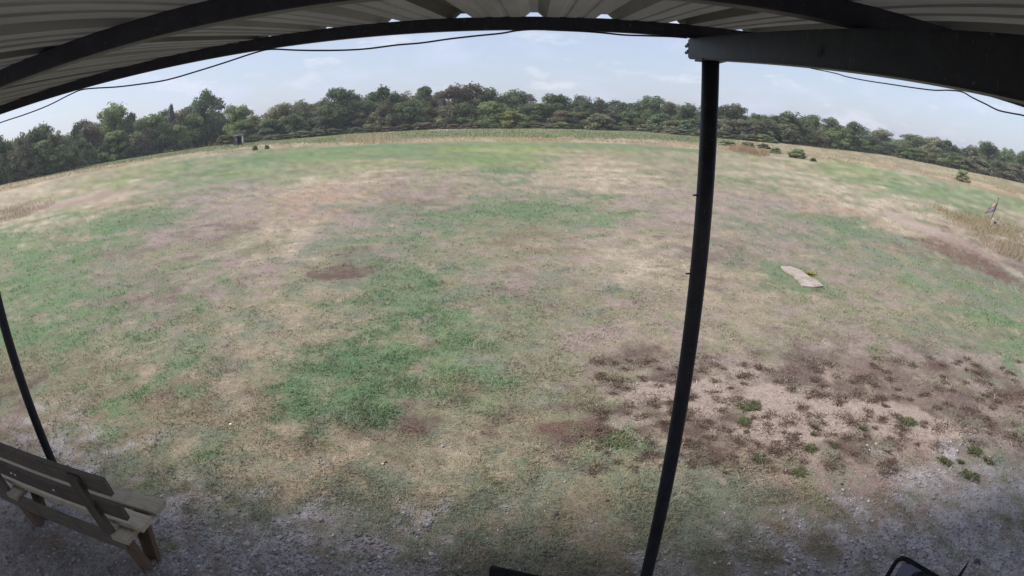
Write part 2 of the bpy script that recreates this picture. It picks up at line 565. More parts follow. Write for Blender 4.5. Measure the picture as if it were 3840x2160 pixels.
def prep(lst, seed):
    out = []
    for i, (cx, cy, rx, ry, rot, s) in enumerate(lst):
        a = math.radians(rot)
        ax, ay = math.cos(a) * rx, -math.sin(a) * rx
        bx, by = math.sin(a) * ry, math.cos(a) * ry
        g = gnd([(cx + ax, cy + ay), (cx - ax, cy - ay), (cx + bx, cy + by), (cx - bx, cy - by)])
        A, B = (g[0] - g[1]) / 2, (g[2] - g[3]) / 2
        M = np.linalg.inv(np.array([A, B]).T)
        out.append((g.mean(0), M, s, seed + i * 1.7, max(np.linalg.norm(A), np.linalg.norm(B)) * 1.9))
    return out
L_BARE_ALL = prep(BARE, 81)
L_GREEN, L_BROWN, L_BARE = (prep([q for q in l if q[5] >= .85], i * 40 + 1) for i, l in enumerate((GREEN, BROWN, BARE)))

def cover(lst, x, y, soft=0.55):
    w = np.zeros_like(x)
    for c, M, s, sd, R in lst:
        i = np.nonzero((np.abs(x - c[0]) < R) & (np.abs(y - c[1]) < R))[0]
        if len(i) == 0:
            continue
        u = M[0, 0] * (x[i] - c[0]) + M[0, 1] * (y[i] - c[1])
        v = M[1, 0] * (x[i] - c[0]) + M[1, 1] * (y[i] - c[1])
        d = np.hypot(u, v) + (fbm(u * 1.6 + sd, v * 1.6 - sd, 4) - 0.5) * 1.0
        w[i] = np.maximum(w[i], s * (1 - sstep(1.22 - soft, 1.22, d)))
    return w

C_TAN, C_PALE, C_GREY = lin(172, 159, 138), lin(196, 180, 156), lin(156, 144, 137)
C_G1, C_G2, C_G3 = lin(100, 132, 92), lin(112, 128, 108), lin(136, 154, 92)
C_BR1, C_BR2 = lin(112, 97, 86), lin(128, 104, 88)
C_SOIL, C_SOIL2 = lin(192, 176, 158), lin(178, 156, 142)
C_GRV = lin(172, 166, 164)
C_STRAW, C_WEED, C_FLOOR = lin(202, 186, 158), lin(128, 140, 98), lin(92, 82, 68)

def mix3(a, b, w):
    return a + (b - a) * w[:, None]

# what covers the field, read off the photograph: height in the picture, then 21 kinds from left to right
COVER_KINDS = ['lush_green', 'green', 'grey_green', 'olive', 'yellow_green', 'tan', 'pale_straw', 'thatch', 'dark_thatch', 'brown', 'pale_soil', 'pink_soil', 'red_straw', 'gravel', 'mixed_dry']
K_COL = np.array([lin(108, 138, 102), lin(124, 148, 108), lin(138, 145, 124), lin(153, 151, 122), lin(148, 164, 104), lin(183, 168, 144), lin(206, 190, 166), lin(174, 156, 148), lin(138, 121, 114),
                  lin(116, 97, 90), lin(194, 176, 162), lin(176, 153, 142), lin(190, 163, 140), lin(198, 191, 190), lin(146, 134, 112)])
COVER_ROWS = [
    (375, [5, 5, 5, 5, 5, 1, 1, 1, 1, 4, 4, 4, 3, 1, 3, 4, 6, 6, 6, 6, 6]),
    (400, [5, 5, 5, 3, 1, 1, 4, 4, 3, 4, 4, 5, 12, 3, 5, 3, 12, 1, 6, 6, 6]),
    (425, [5, 5, 3, 1, 1, 4, 3, 5, 3, 2, 0, 5, 6, 3, 3, 6, 6, 4, 1, 6, 6]),
    (450, [6, 4, 4, 1, 2, 2, 6, 6, 7, 5, 5, 5, 6, 3, 3, 1, 5, 1, 4, 1, 6]),
    (480, [5, 5, 6, 7, 7, 5, 12, 7, 14, 7, 2, 7, 5, 7, 7, 5, 3, 6, 1, 0, 4]),
    (510, [6, 6, 12, 2, 7, 5, 12, 2, 8, 7, 1, 0, 7, 7, 7, 7, 12, 6, 6, 1, 1]),
    (545, [6, 1, 0, 2, 7, 5, 7, 2, 2, 0, 1, 2, 1, 7, 7, 2, 7, 0, 6, 5, 5]),
    (580, [1, 1, 0, 7, 8, 5, 7, 2, 1, 2, 14, 3, 7, 7, 5, 2, 2, 1, 12, 6, 5]),
    (620, [1, 1, 7, 7, 3, 6, 2, 2, 7, 3, 14, 7, 5, 5, 8, 5, 7, 2, 2, 9, 11]),
    (660, [1, 1, 8, 3, 2, 7, 2, 9, 2, 3, 5, 5, 6, 6, 8, 2, 7, 3, 2, 2, 8]),
    (700, [1, 2, 7, 1, 7, 5, 2, 2, 0, 2, 7, 2, 5, 5, 5, 5, 1, 3, 7, 1, 2]),
    (745, [1, 1, 2, 8, 7, 3, 5, 2, 0, 2, 8, 2, 3, 7, 5, 5, 3, 7, 3, 1, 2]),
    (790, [1, 1, 1, 7, 3, 5, 2, 1, 1, 2, 3, 3, 7, 7, 5, 3, 7, 3, 5, 3, 1]),
    (830, [1, 1, 2, 2, 2, 5, 5, 3, 1, 1, 3, 3, 7, 5, 5, 3, 7, 3, 3, 2, 1]),
    (875, [1, 1, 3, 1, 2, 5, 3, 0, 1, 1, 2, 3, 7, 7, 3, 7, 8, 7, 7, 2, 1]),
    (920, [14, 3, 5, 1, 7, 3, 0, 0, 1, 1, 2, 3, 7, 9, 7, 8, 9, 8, 9, 7, 7]),
    (965, [9, 14, 1, 1, 14, 5, 0, 0, 1, 1, 2, 3, 8, 9, 8, 10, 9, 9, 8, 9, 7]),
    (1010, [2, 14, 1, 14, 9, 5, 0, 0, 1, 3, 2, 3, 9, 10, 9, 10, 10, 10, 9, 8, 9]),
    (1055, [7, 14, 14, 14, 5, 14, 0, 2, 9, 14, 9, 5, 9, 10, 9, 10, 10, 8, 11, 9, 8]),  # pinkish soil at far left, adjoining rows too, darkened here as painted-in shade
    (1100, [13, 14, 2, 5, 2, 5, 14, 9, 2, 5, 14, 9, 1, 9, 9, 11, 11, 9, 11, 8, 7]),
    (1150, [13, 13, 2, 3, 2, 5, 5, 14, 14, 5, 3, 2, 5, 2, 9, 11, 11, 2, 11, 13, 2]),
    (1200, [13, 13, 2, 1, 2, 3, 5, 2, 2, 3, 2, 5, 3, 2, 2, 2, 11, 11, 11, 13, 13]),
    (1250, [13, 13, 13, 2, 2, 2, 5, 2, 5, 2, 2, 14, 3, 2, 2, 2, 11, 14, 13, 13, 13]),
    (1300, [13, 13, 13, 13, 13, 2, 2, 2, 5, 2, 2, 14, 3, 2, 2, 2, 14, 13, 13, 13, 13]),
    (1370, [13] * 9 + [2, 2, 2, 14, 2, 2, 14] + [13] * 5),
    (1440, [13] * 9 + [2, 2, 2, 14, 13, 14] + [13] * 6),
]

def build_cover_grid():
    P, Kx = [], []
    for yy, row in COVER_ROWS:
        for i, kind in enumerate(row):
            P.append((61.3 + 122.67 * i, yy)); Kx.append(kind)
    a, r = azr(P)
    u, v = a, np.log(r)
    Kx = np.array(Kx)
    U = np.linspace(-1.45, 1.45, 150)
    Vv = np.linspace(math.log(1.0), math.log(160), 170)
    uu, vv = np.meshgrid(U, Vv)
    uu, vv = uu.ravel(), vv.ravel()
    W = np.zeros((len(uu), len(COVER_KINDS)))
    # radius of influence follows the spacing of the readings
    su = np.full(len(P), .062)
    rows_v = v.reshape(len(COVER_ROWS), 21)
    sv = np.abs(np.gradient(rows_v, axis=0)).ravel() * .62 + .012
    for c0 in range(0, len(uu), 4000):
        d = ((uu[c0:c0 + 4000, None] - u) / su) ** 2 + ((vv[c0:c0 + 4000, None] - v) / sv) ** 2
        d -= d.min(1, keepdims=True)
        w = np.exp(-.5 * d)
        for k in range(len(COVER_KINDS)):
            W[c0:c0 + 4000, k] = w[:, Kx == k].sum(1)
    W /= W.sum(1, keepdims=True)
    return U, Vv, W.reshape(len(Vv), len(U), len(COVER_KINDS))
CG_U, CG_V, CG_W = build_cover_grid()

def cover_weights(x, y):
    r = np.maximum(np.hypot(x, y), .3)
    az = np.arctan2(x, y)
    lr = np.log(r)
    # ragged edges: shift the look-up by noise that scales with distance
    du = (fbm(az * 9, lr * 9, 4, 51) - .5) * .16 + (fbm(az * 40, lr * 40, 3, 55) - .5) * .06
    dv = (fbm(az * 9 + 7, lr * 9, 4, 57) - .5) * .16 + (fbm(az * 40, lr * 40 + 3, 3, 59) - .5) * .06
    fu = np.clip((az + du - CG_U[0]) / (CG_U[1] - CG_U[0]), 0, len(CG_U) - 1.001)
    fv = np.clip((lr + dv - CG_V[0]) / (CG_V[1] - CG_V[0]), 0, len(CG_V) - 1.001)
    iu, iv = fu.astype(int), fv.astype(int)
    tu, tv = (fu - iu)[:, None], (fv - iv)[:, None]
    w = (CG_W[iv, iu] * (1 - tu) + CG_W[iv, iu + 1] * tu) * (1 - tv) + (CG_W[iv + 1, iu] * (1 - tu) + CG_W[iv + 1, iu + 1] * tu) * tv
    # neighbours interlock in clumps instead of fading into each other
    w = w + .012
    w[:, 13] -= .012 * (r > 4)
    w[:, 10] -= .012
    w = np.clip(w, 0, None)
    for k in range(len(COVER_KINDS)):
        n = fbm(az * 22 + k * 5.3, lr * 22 - k * 3.1, 4, 60 + k)
        n2 = fbm(x * 3.2 + k * 4.1, y * 3.2 - k * 2.7, 3, 80 + k)
        w[:, k] *= np.exp(9.0 * (n - .5) + 5.0 * (n2 - .5) * (r < 25))
    w /= w.sum(1, keepdims=True)
    return w, r, az

def ground_layers(x, y):
    w, r, az = cover_weights(x, y)
    nb = fbm(x * .33, y * .33, 5, 1)
    nm = fbm(x * 1.3, y * 1.3, 4, 5)
    nh = fbm(x * 5.2, y * 5.2, 3, 9)
    nh2 = fbm(x * 4.1 + 31, y * 4.1, 3, 14)
    c = w @ K_COL
    lr = np.log(np.maximum(r, .3))
    c = c * (1 + (.40 + .35 * sstep(10, 30, r)) * (fbm(az * 95, lr * 95, 3, 101) - .5))[:, None]
    green = np.clip(w[:, 0] + .8 * w[:, 1] + .4 * w[:, 2] + .5 * w[:, 4] + .25 * w[:, 3], 0, 1)
    brown = w[:, 8] + w[:, 9]
    bare, grav = np.clip(w[:, 10] + .9 * w[:, 11], 0, 1), w[:, 13]
    # a few spots that stand out singly
    g = cover(L_GREEN, x, y, .6)
    gm = sstep(.15, .85, g + (nh - .5) * 1.0) * np.clip(g * 3, 0, 1)
    c = mix3(c, mix3(np.broadcast_to(K_COL[0], c.shape), K_COL[1], sstep(.4, .62, nm)), gm * .45)
    bn = cover(L_BROWN, x, y, .6)
    bm_ = sstep(.25, .75, bn + (nh2 - .5) * 1.5) * np.clip(bn * 3, 0, 1)
    c = mix3(c, mix3(np.broadcast_to(K_COL[9], c.shape), lin(132, 106, 94), sstep(.4, .65, nb)), bm_ * (.45 + .45 * sstep(.35, .6, nh)))
    ba = cover(L_BARE, x, y, .6)
    bam = sstep(.3, .6, ba + (.5 - nh2) * 1.6 + (nm - .5) * .6) * np.clip(ba * 3, 0, 1) * (1 - .6 * bm_)
    c = mix3(c, mix3(np.broadcast_to(K_COL[10], c.shape), K_COL[11], sstep(.42, .62, nb)), bam * .85)
    under = (1 - sstep(1.1, 1.8, y + (nm - .5) * 1.2)) * (r < 30)
    c = mix3(c, K_COL[13], under * .8)
    green = np.maximum(green, gm)
    brown = np.maximum(brown, bm_)
    bare = np.maximum(bare, bam)
    grav = np.maximum(grav, under)
    # lighter and darker dust among the gravel
    c = mix3(c, c * (.75 + .5 * vnoise(x * 30, y * 30, 3))[:, None], grav)
    # beyond the mown edge: straw, weeds, forest floor
    rm, rw, rt = rline(P_MOW, az), rline(P_WEED, az), rline(P_TREE, az)
    jit = 1 + (fbm(az * 40, r * .05, 3, 2) - .5) * .05
    s = sstep(.995, 1.015, r * jit / rm)
    c = mix3(c, mix3(np.broadcast_to(C_STRAW, c.shape), lin(176, 156, 128), sstep(.42, .6, nb)), s)
    wz = sstep(.97, 1.06, r * (1 + (jit - 1) * 3) / rw) * sstep(-1.0, -.75, az) * (1 - .62 * sstep(.33, .46, az))
    wz = wz * sstep(.25, .5, fbm(x * .09, y * .09, 3, 12) + .12)
    c = mix3(c, C_WEED, wz * .9)
    c = mix3(c, C_FLOOR, sstep(.97, 1.03, r / rt))
    turf = np.clip(1 - .85 * bare, 0, 1) * np.clip(1 - .9 * grav, 0, 1) * (1 - s)
    return c, dict(green=green, brown=brown, bare=bare, gravel=grav, turf=turf, rm=rm, rw=rw, rt=rt)

def terrain(x, y):
    r = np.hypot(x, y)
    a = np.clip((r - 2) / 6, 0.15, 1)
    return ((fbm(x * .7, y * .7, 3, 40) - .5) * .05 + (fbm(x * .12, y * .12, 2, 44) - .5) * .10 * sstep(6, 20, r)) * a

def tz(x, y):
    return float(terrain(np.array([float(x)]), np.array([float(y)]))[0])

def build_ground():
    fine = np.radians(np.linspace(-78, 78, 560))
    coarse = np.radians(np.linspace(78, 282, 44))[1:-1]
    az = np.r_[fine, coarse]
    dep = np.linspace(math.radians(76), math.radians(0.85), 360)
    rr = np.r_[0.25, H / np.tan(dep), 240, 320, 450, 700, 1200, 2500, 5000]
    A, R = np.meshgrid(az, rr)
    x, y = (R * np.sin(A)).ravel(), (R * np.cos(A)).ravel()
    z = terrain(x, y)
    c, _ = ground_layers(x, y)
    na, nr = len(az), len(rr)
    i, j = np.meshgrid(np.arange(nr - 1), np.arange(na), indexing='ij')
    j2 = (j + 1) % na
    f = np.stack([i * na + j, (i + 1) * na + j, (i + 1) * na + j2, i * na + j2], -1).reshape(-1, 4)[:, ::-1]
    n0 = len(x)
    # close the small hole under the camera with a fan of quads
    f = np.vstack([f, np.stack([np.full(na // 2, n0), np.arange(0, na - 1, 2)[:na // 2], (np.arange(0, na - 1, 2)[:na // 2] + 1) % na, (np.arange(0, na - 1, 2)[:na // 2] + 2) % na], -1)])
    V = np.c_[np.r_[x, 0], np.r_[y, 0], np.r_[z, 0]]
    c = np.vstack([c, c[:1]])
    me = np_mesh('ground', V, f, M_GROUND, c, smooth=True)
    o = link(bpy.data.objects.new('ground', me))
    tag(o, 'dry patchy mown turf with green, brown and bare areas', 'ground', kind='structure')
build_ground()

# ------------------------------------------------------------------ shelter the camera hangs under
PSI = math.radians(-2.57)
shelter = empty('shelter', (0, 0, 0), PSI)
tag(shelter, 'open steel shelter with dark posts, rafter and corrugated sheet roof', 'shelter')
SLOPE = 0.102

def roof_z(y):          # underside of the flat of the sheet, in metres above the ground
    return H + 0.452 - SLOPE * (2.4475 - y)

def sheet_profile(n, pitch=.33):
    p = []
    for k in range(n):
        x0 = k * pitch
        for dx, dz in ((-.056, 0), (-.018, .034), (.018, .034), (.056, 0), (.112, 0), (.120, .0045), (.138, .0045), (.146, 0), (.190, 0), (.198, .0045), (.216, .0045), (.224, 0)):
            p.append((x0 + dx, dz))
    p += [(n * pitch - .056, 0), (n * pitch - .018, .034), (n * pitch + .018, .034), (n * pitch + .052, .0035)]
    return p

def roof_sheet_mesh():
    prof = sheet_profile(3)
    ys = [-2.7, -1.4, 0.0, 1.2, 2.1, 2.585]
    bm = bmesh.new()
    rows = [[bm.verts.new((x, y, z + SLOPE * y)) for x, z in prof] for y in ys]
    for a, b in zip(rows[:-1], rows[1:]):
        for k in range(len(prof) - 1):
            bm.faces.new((a[k], a[k + 1], b[k + 1], b[k]))
    g = bm.faces[:]
    r = bmesh.ops.solidify(bm, geom=g, thickness=0.0012)
    return bm
sheet0 = None
for k in range(-9, 6):
    x0 = -.012 + k * .99 - .33
    if sheet0 is None:
        sheet0 = bm_obj('roof_panel', roof_sheet_mesh(), M_ROOF, shelter)
        o = sheet0
    else:
        o = bpy.data.objects.new('roof_panel', sheet0.data)
        link(o, shelter)
    o.location = (x0, 0, roof_z(0) + (.0018 if k % 2 else 0) + .001)

def purlin(y, w, d):
    zc = roof_z(y) - d / 2 + .0035
    bm = box_bm(14.6, w, d, .004)
    o = bm_obj('purlin', bm, M_STEEL, shelter, loc=(-2.45, y, zc))
    o.rotation_euler = (math.atan(SLOPE), 0, 0)
    return o
purlin(2.477, .055, .062)
purlin(1.120, .068, .058)
purlin(-.22, .06, .058)
purlin(-1.6, .06, .058)

def rafter(xc):
    """box beam running from front to back under the purlins"""
    L0, L1 = -2.7, 2.484
    prof = [(-.05, 0), (.05, 0), (.05, -.1), (-.05, -.1)]
    bm = bmesh.new()
    rows = []
    for y in (L0, -1, 0, 1, 2, L1):
        t = roof_z(y) - .0605
        rows.append([bm.verts.new((xc + px, y, t + pz)) for px, pz in prof])
    n = len(prof)
    for a, b in zip(rows[:-1], rows[1:]):
        for k in range(n):
            bm.faces.new((a[k], b[k], b[(k + 1) % n], a[(k + 1) % n]))
    bm.faces.new(rows[0])
    bm.faces.new(rows[-1][::-1])
    bmesh.ops.recalc_face_normals(bm, faces=bm.faces)
    bmesh.ops.bevel(bm, geom=[e for e in bm.edges if abs((e.verts[0].co - e.verts[1].co).y) > .3], offset=.006, segments=2, affect='EDGES')
    return bm_obj('rafter', bm, M_STEEL, shelter)
XR = .703 + .05
raf = rafter(XR)
rafter(XR - 4.68)
zt = roof_z(2.484) - .0605
for dz in (-.030, -.062):        # two bolts through the end of the rafter
    bm = bmesh.new()
    bmesh.ops.create_cone(bm, cap_ends=True, segments=6, radius1=.014, radius2=.014, depth=.020, matrix=Matrix.Translation((XR - .040, 2.494, zt + dz)) @ Matrix.Rotation(math.pi / 2, 4, 'X'))
    bmesh.ops.create_cone(bm, cap_ends=True, segments=10, radius1=.008, radius2=.006, depth=.060, matrix=Matrix.Translation((XR - .040, 2.522, zt + dz)) @ Matrix.Rotation(math.pi / 2, 4, 'X'))
    bm_obj('bolt', bm, M_STEEL, raf)

def post(x, y, base=-.25):
    top = roof_z(y) - .0605 - .1 + .002
    o = tube('post', [(x, y, base), (x, y, 0), (x, y, 1.2), (x, y, 2.2), (x, y, top)], .0395, M_STEEL, shelter, seg=24)
    bm = box_bm(.115, .115, .008, .001)
    bm_obj('cap_plate', bm, M_STEEL, o, loc=(x, y, top - .003))
    return o
p1 = post(.761, 2.319)
p2 = post(-3.918, 2.319)
# small screw ends standing out of the right post
for zz, L in ((2.800 - .143 * 2.44 + .02, .020), (2.8 - .285 * 2.44, .022)):
    tube('screw', [(.761 - .036, 2.319, zz), (.761 - .040 - L, 2.312, zz + .001)], [.005, .003], M_STEEL, p1, seg=8)

# cables strung under the purlin and the rafter
def on_purlin(pts, yp=2.462):
    out = []
    d = ray(pts)
    for v in d:
        yl = -v[0] * math.sin(PSI) + v[1] * math.cos(PSI)
        t = yp / yl
        out.append((v[0] * t, v[1] * t, H + v[2] * t))
    return out

def on_rafter(pts, xp):
    out = []
    for v in ray(pts):
        xl = v[0] * math.cos(PSI) + v[1] * math.sin(PSI)
        t = xp / xl
        out.append((v[0] * t, v[1] * t, H + v[2] * t))
    return out

def smooth_pts(p, n=4):
    p = [Vector(a) for a in p]
    out = []
    for i in range(len(p) - 1):
        a, b, c, d = p[max(i - 1, 0)], p[i], p[i + 1], p[min(i + 2, len(p) - 1)]
        for k in range(n):
            t = k / n
            out.append(.5 * ((2 * b) + (c - a) * t + (2 * a - 5 * b + 4 * c - d) * t * t + (3 * b - a - 3 * c + d) * t ** 3))
    return out + [p[-1]]
c1 = [(-180, 395), (-60, 335), (0, 309), (60, 289), (120, 266), (180, 236), (215, 224), (290, 219), (350, 212), (420, 201), (500, 178), (570, 156), (640, 133), (680, 124), (740, 126), (800, 127),
      (870, 126), (930, 122), (1000, 113), (1060, 108), (1130, 98), (1200, 90), (1260, 84), (1300, 77), (1345, 74), (1400, 76), (1470, 79), (1520, 83), (1570, 88), (1630, 90), (1690, 92), (1728, 95)]
cab = tube('cable', smooth_pts(on_purlin(c1)), .0042, M_CABLE, seg=6)
tag(cab, 'long black cable sagging in loops below the front roof purlin', 'cable')
c2 = [(2040, 172), (2100, 184), (2130, 193), (2180, 203), (2240, 212), (2300, 221), (2350, 227), (2385, 227), (2420, 231), (2445, 245), (2480, 262), (2510, 277), (2545, 285), (2576, 291), (2640, 312)]
cab2 = tube('cable', smooth_pts(on_rafter(c2, XR - .056)), .0012, M_CABLE, seg=6)
tag(cab2, 'thin black cable hanging in two short loops under the rafter', 'cable')
# dry leaf caught on the rafter's side
lp = on_rafter([(2062, 129)], XR - .053)[0]
bm = bmesh.new()
vs = [bm.verts.new(p) for p in ((0, 0, -.020), (-.002, .006, -.004), (-.001, .003, .018), (-.003, -.001, .024), (-.004, -.005, .010), (-.003, -.006, -.008))]
bm.faces.new(vs)
bmesh.ops.solidify(bm, geom=bm.faces[:], thickness=.0008)
leaf = bm_obj('leaf', bm, mat_plain('dry_leaf', (.10, .055, .03), (.15, .09, .05), 40, .9), None, loc=lp)
leaf.rotation_euler = (math.radians(30), 0, 0)
tag(leaf, 'small dry brown leaf stuck on the side of the dark rafter', 'leaf')

# ------------------------------------------------------------------ bench
BY = math.radians(-3.2)
bench = empty('park_bench', (-2.45, 2.06, 0), BY)
tag(bench, 'weathered wooden plank bench facing the field beside the left post', 'bench')
BL = 2.0
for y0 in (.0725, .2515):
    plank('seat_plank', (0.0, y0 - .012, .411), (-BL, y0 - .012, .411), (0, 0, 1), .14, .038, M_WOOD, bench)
lean = Vector((0, -.16, .987))          # back leans away from the field
nrm = Vector((0, -.987, -.16))
b0 = Vector((0, -.075, .57))
for s0 in (0.0, .235):
    c = b0 + lean * (s0 + .07)
    plank('back_plank', c, c + Vector((-BL, 0, 0)), nrm, .14, .038, M_WOOD_SHADE, bench)
for fx in (-.30, -1.66):
    # back upright on the camera's side of the back planks
    a = b0 + nrm * .040 + lean * .36
    b = b0 + nrm * .040 + lean * -.36
    plank('upright', a + Vector((fx, 0, 0)), b + Vector((fx, .01, 0)), nrm, .125, .038, M_WOOD_SHADE, bench)
    # seat bearer, then the two legs splayed to a V
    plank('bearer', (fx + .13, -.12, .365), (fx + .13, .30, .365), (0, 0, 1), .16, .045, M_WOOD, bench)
    plank('leg', (fx + .13, -.075, .342), (fx + .13, .0, -.03), (0, 1, .2), .14, .045, M_WOOD_RED, bench)
    plank('leg', (fx + .13, .15, .342), (fx + .13, .085, -.03), (0, 1, -.2), .14, .045, M_WOOD_RED, bench)
for fx in (-.75, -1.28, -1.34):
    c = b0 + nrm * .0195 + lean * .075 + Vector((fx, 0, 0))
    bm = bmesh.new()
    bmesh.ops.create_cone(bm, cap_ends=True, segments=10, radius1=.012, radius2=.009, depth=.008, matrix=Matrix.Translation(c) @ nrm.to_track_quat('Z', 'Y').to_matrix().to_4x4())
    bm_obj('bolt', bm, M_WHITE, bench)
plank('stretcher', (-.16, -.075, .30), (-BL + .16, -.075, .30), (0, 1, 0), .12, .038, M_WOOD_SHADE, bench)

# ------------------------------------------------------------------ chairs that reach into the bottom of the frame
def rounded(pts, rad=.05, n=5):
    pts = [Vector(p) for p in pts]
    out = [pts[0]]
    for i in range(1, len(pts) - 1):
        a = pts[i] + (pts[i - 1] - pts[i]).normalized() * rad
        b = pts[i] + (pts[i + 1] - pts[i]).normalized() * rad
        for k in range(n + 1):
            t = k / n
            out.append((1 - t) ** 2 * a + 2 * t * (1 - t) * pts[i] + t * t * b)
    return out + [pts[-1]]

def folding_chair(loc, rz, fabric, label, tube_r=.011, w=.46, top=.88, sleeve=0):
    r = empty('folding_chair', loc, rz)
    tag(r, label, 'chair')
    hw = w / 2
    # faces +y; back at -y
    fb = [(-hw, .20, 0), (-hw, -.20, .50), (-hw, -.30, top), (hw, -.30, top), (hw, -.20, .50), (hw, .20, 0)]
    tube('back_frame', rounded(fb, .06), tube_r, M_BLACK, r, 10)
    fs = [(-hw + .025, -.24, 0), (-hw + .025, .22, .45), (hw - .025, .22, .45), (hw - .025, -.24, 0)]
    tube('seat_frame', rounded(fs, .05), tube_r, M_BLACK, r, 10)
    bm = box_bm(w - .07, .40, .018, .006)
    bm_obj('seat', bm, fabric, r, loc=(0, .02, .455))
    d = Vector((0, -.10, top - .50)).normalized()
    c = Vector((0, -.2, .5)) + d * ((top - .5) * .5 + .006)
    bm = box_bm(w - .075 + sleeve * .10, .014 + sleeve * .022, (top - .5) * (1.0 + sleeve * .06), .006 + sleeve * .004, Matrix.Rotation(math.atan2(.10, top - .5), 4, 'X'))
    bmesh.ops.translate(bm, verts=bm.verts, vec=c)
    bm_obj('backrest', bm, fabric, r)
    return r
ch1 = folding_chair((1.80, 1.10, 0), math.radians(120), M_CAMO, 'folding chair with grey and black camouflage back on the gravel', .013, .42, .90)
ch2 = folding_chair((.063, 1.32, 0), math.radians(163), M_BLACK, 'plain black fabric chair cut off by the bottom edge near the centre', .012, .5, .90, 1)

# ------------------------------------------------------------------ concrete slab in the turf
slab_px = [(2926.8, 999), (2962.8, 1000.3), (3003.5, 1013.9), (3029, 1034), (3043, 1043.8), (3062, 1050.6), (3087.8, 1073.7), (3055, 1077), (3009, 1074), (2992.7, 1050.6), (2972, 1031.5), (2943.8, 1015)]
sg = gnd([(a / Q, b / Q) for a, b in slab_px], .02)
bm = bmesh.new()
cx, cy = sg.mean(0)
z0 = tz(cx, cy)
f = bm.faces.new([bm.verts.new((a - cx, b - cy, 0)) for a, b in sg])
ext = bmesh.ops.extrude_face_region(bm, geom=[f])
bmesh.ops.translate(bm, verts=[v for v in ext['geom'] if isinstance(v, bmesh.types.BMVert)], vec=(0, 0, -.12))
bmesh.ops.recalc_face_normals(bm, faces=bm.faces)
slab = bm_obj('concrete_slab', bm, M_CONC, None, loc=(cx, cy, z0 + .035))
tag(slab, 'long pale concrete slab set in the turf beyond the right post', 'slab')

# ------------------------------------------------------------------ grass blades, gravel stones
def blades(name, x, y, h, w, lean, col, mat, label, cat, droop=.5, zoff=0.0):
    """three-triangle blades, all one mesh"""
    n = len(x)
    z = terrain(x, y) - .004 + zoff
    th = RNG.random(n) * 2 * math.pi
    sx, sy = np.cos(th) * w / 2, np.sin(th) * w / 2
    la = RNG.random(n) * 2 * math.pi
    lx, ly = np.cos(la) * np.sin(lean), np.sin(la) * np.sin(lean)
    up = np.cos(lean)
    base = np.c_[x, y, z]
    side = np.c_[sx, sy, np.zeros(n)]
    m1 = base + np.c_[lx * .5, ly * .5, up * .6] * h[:, None]
    tip = base + np.c_[lx * (1 + droop), ly * (1 + droop), up * (1 - droop * .25)] * h[:, None]
    V = np.stack([base - side, base + side, m1 - side * .75, m1 + side * .75, tip], 1).reshape(-1, 3)
    i = np.arange(n)[:, None] * 5
    Fc = np.vstack([i + np.array([[0, 1, 3]]), i + np.array([[0, 3, 2]]), i + np.array([[2, 3, 4]])])
    C = np.repeat(col, 5, 0)
    me = np_mesh(name, V, Fc, mat, np.clip(C, 0, 1))
    o = link(bpy.data.objects.new(name, me))
    tag(o, label, cat, kind='stuff')
    return o

def sample_screen(n, dep0, dep1, az0=-72, az1=72):
    dep = RNG.uniform(math.radians(dep1), math.radians(dep0), n)
    az = RNG.uniform(math.radians(az0), math.radians(az1), n)
    r = H / np.tan(dep)
    return r * np.sin(az), r * np.cos(az), r

x, y, r = sample_screen(430000, 66, 5.5)
keep = y > .6
x, y, r = x[keep], y[keep], r[keep]
c, L = ground_layers(x, y)
clump = fbm(x * 3.1, y * 3.1, 3, 77)
prob = np.clip(L['turf'] * (.55 + .5 * L['green']) + .10 * L['bare'] + .04, 0, 1) * np.clip(.55 + .8 * sstep(.35, .62, clump), 0, 1)
k = RNG.random(len(x)) < prob
x, y, r, c, clump = x[k], y[k], r[k], c[k], clump[k]
G, B_ = L['green'][k], L['brown'][k]
n = len(x)
br = RNG.uniform(.8, 1.75, n)[:, None]
dry = (RNG.random(n) < (.20 - .14 * G))[:, None]
col = np.where(dry, lin(186, 170, 146) * RNG.uniform(.7, 1.25, n)[:, None], c * br)
hgt = RNG.uniform(.014, .040, n) * (1 + r * .03) * (1 + .6 * G) * (.7 + .8 * sstep(.4, .7, clump))
blades('short_grass', x, y, hgt, np.clip(.004 + r * .0010, .004, .03), np.radians(RNG.uniform(25, 78, n)), col, M_BLADE,
       'short mown grass, green and dry, over the near field', 'grass', .7)
# long dry stems lying on the turf by the shelter
x, y, r = sample_screen(900, 60, 26)
keep = y > 1.0
x, y = x[keep], y[keep]
n = len(x)
blades('dry_stems', x, y, RNG.uniform(.06, .17, n), np.full(n, .004), np.radians(RNG.uniform(60, 84, n)), lin(205, 186, 150) * RNG.uniform(.6, 1.1, n)[:, None], M_BLADE,
       'loose pale dry stems scattered over the turf by the shelter', 'dry grass', .5, .012)

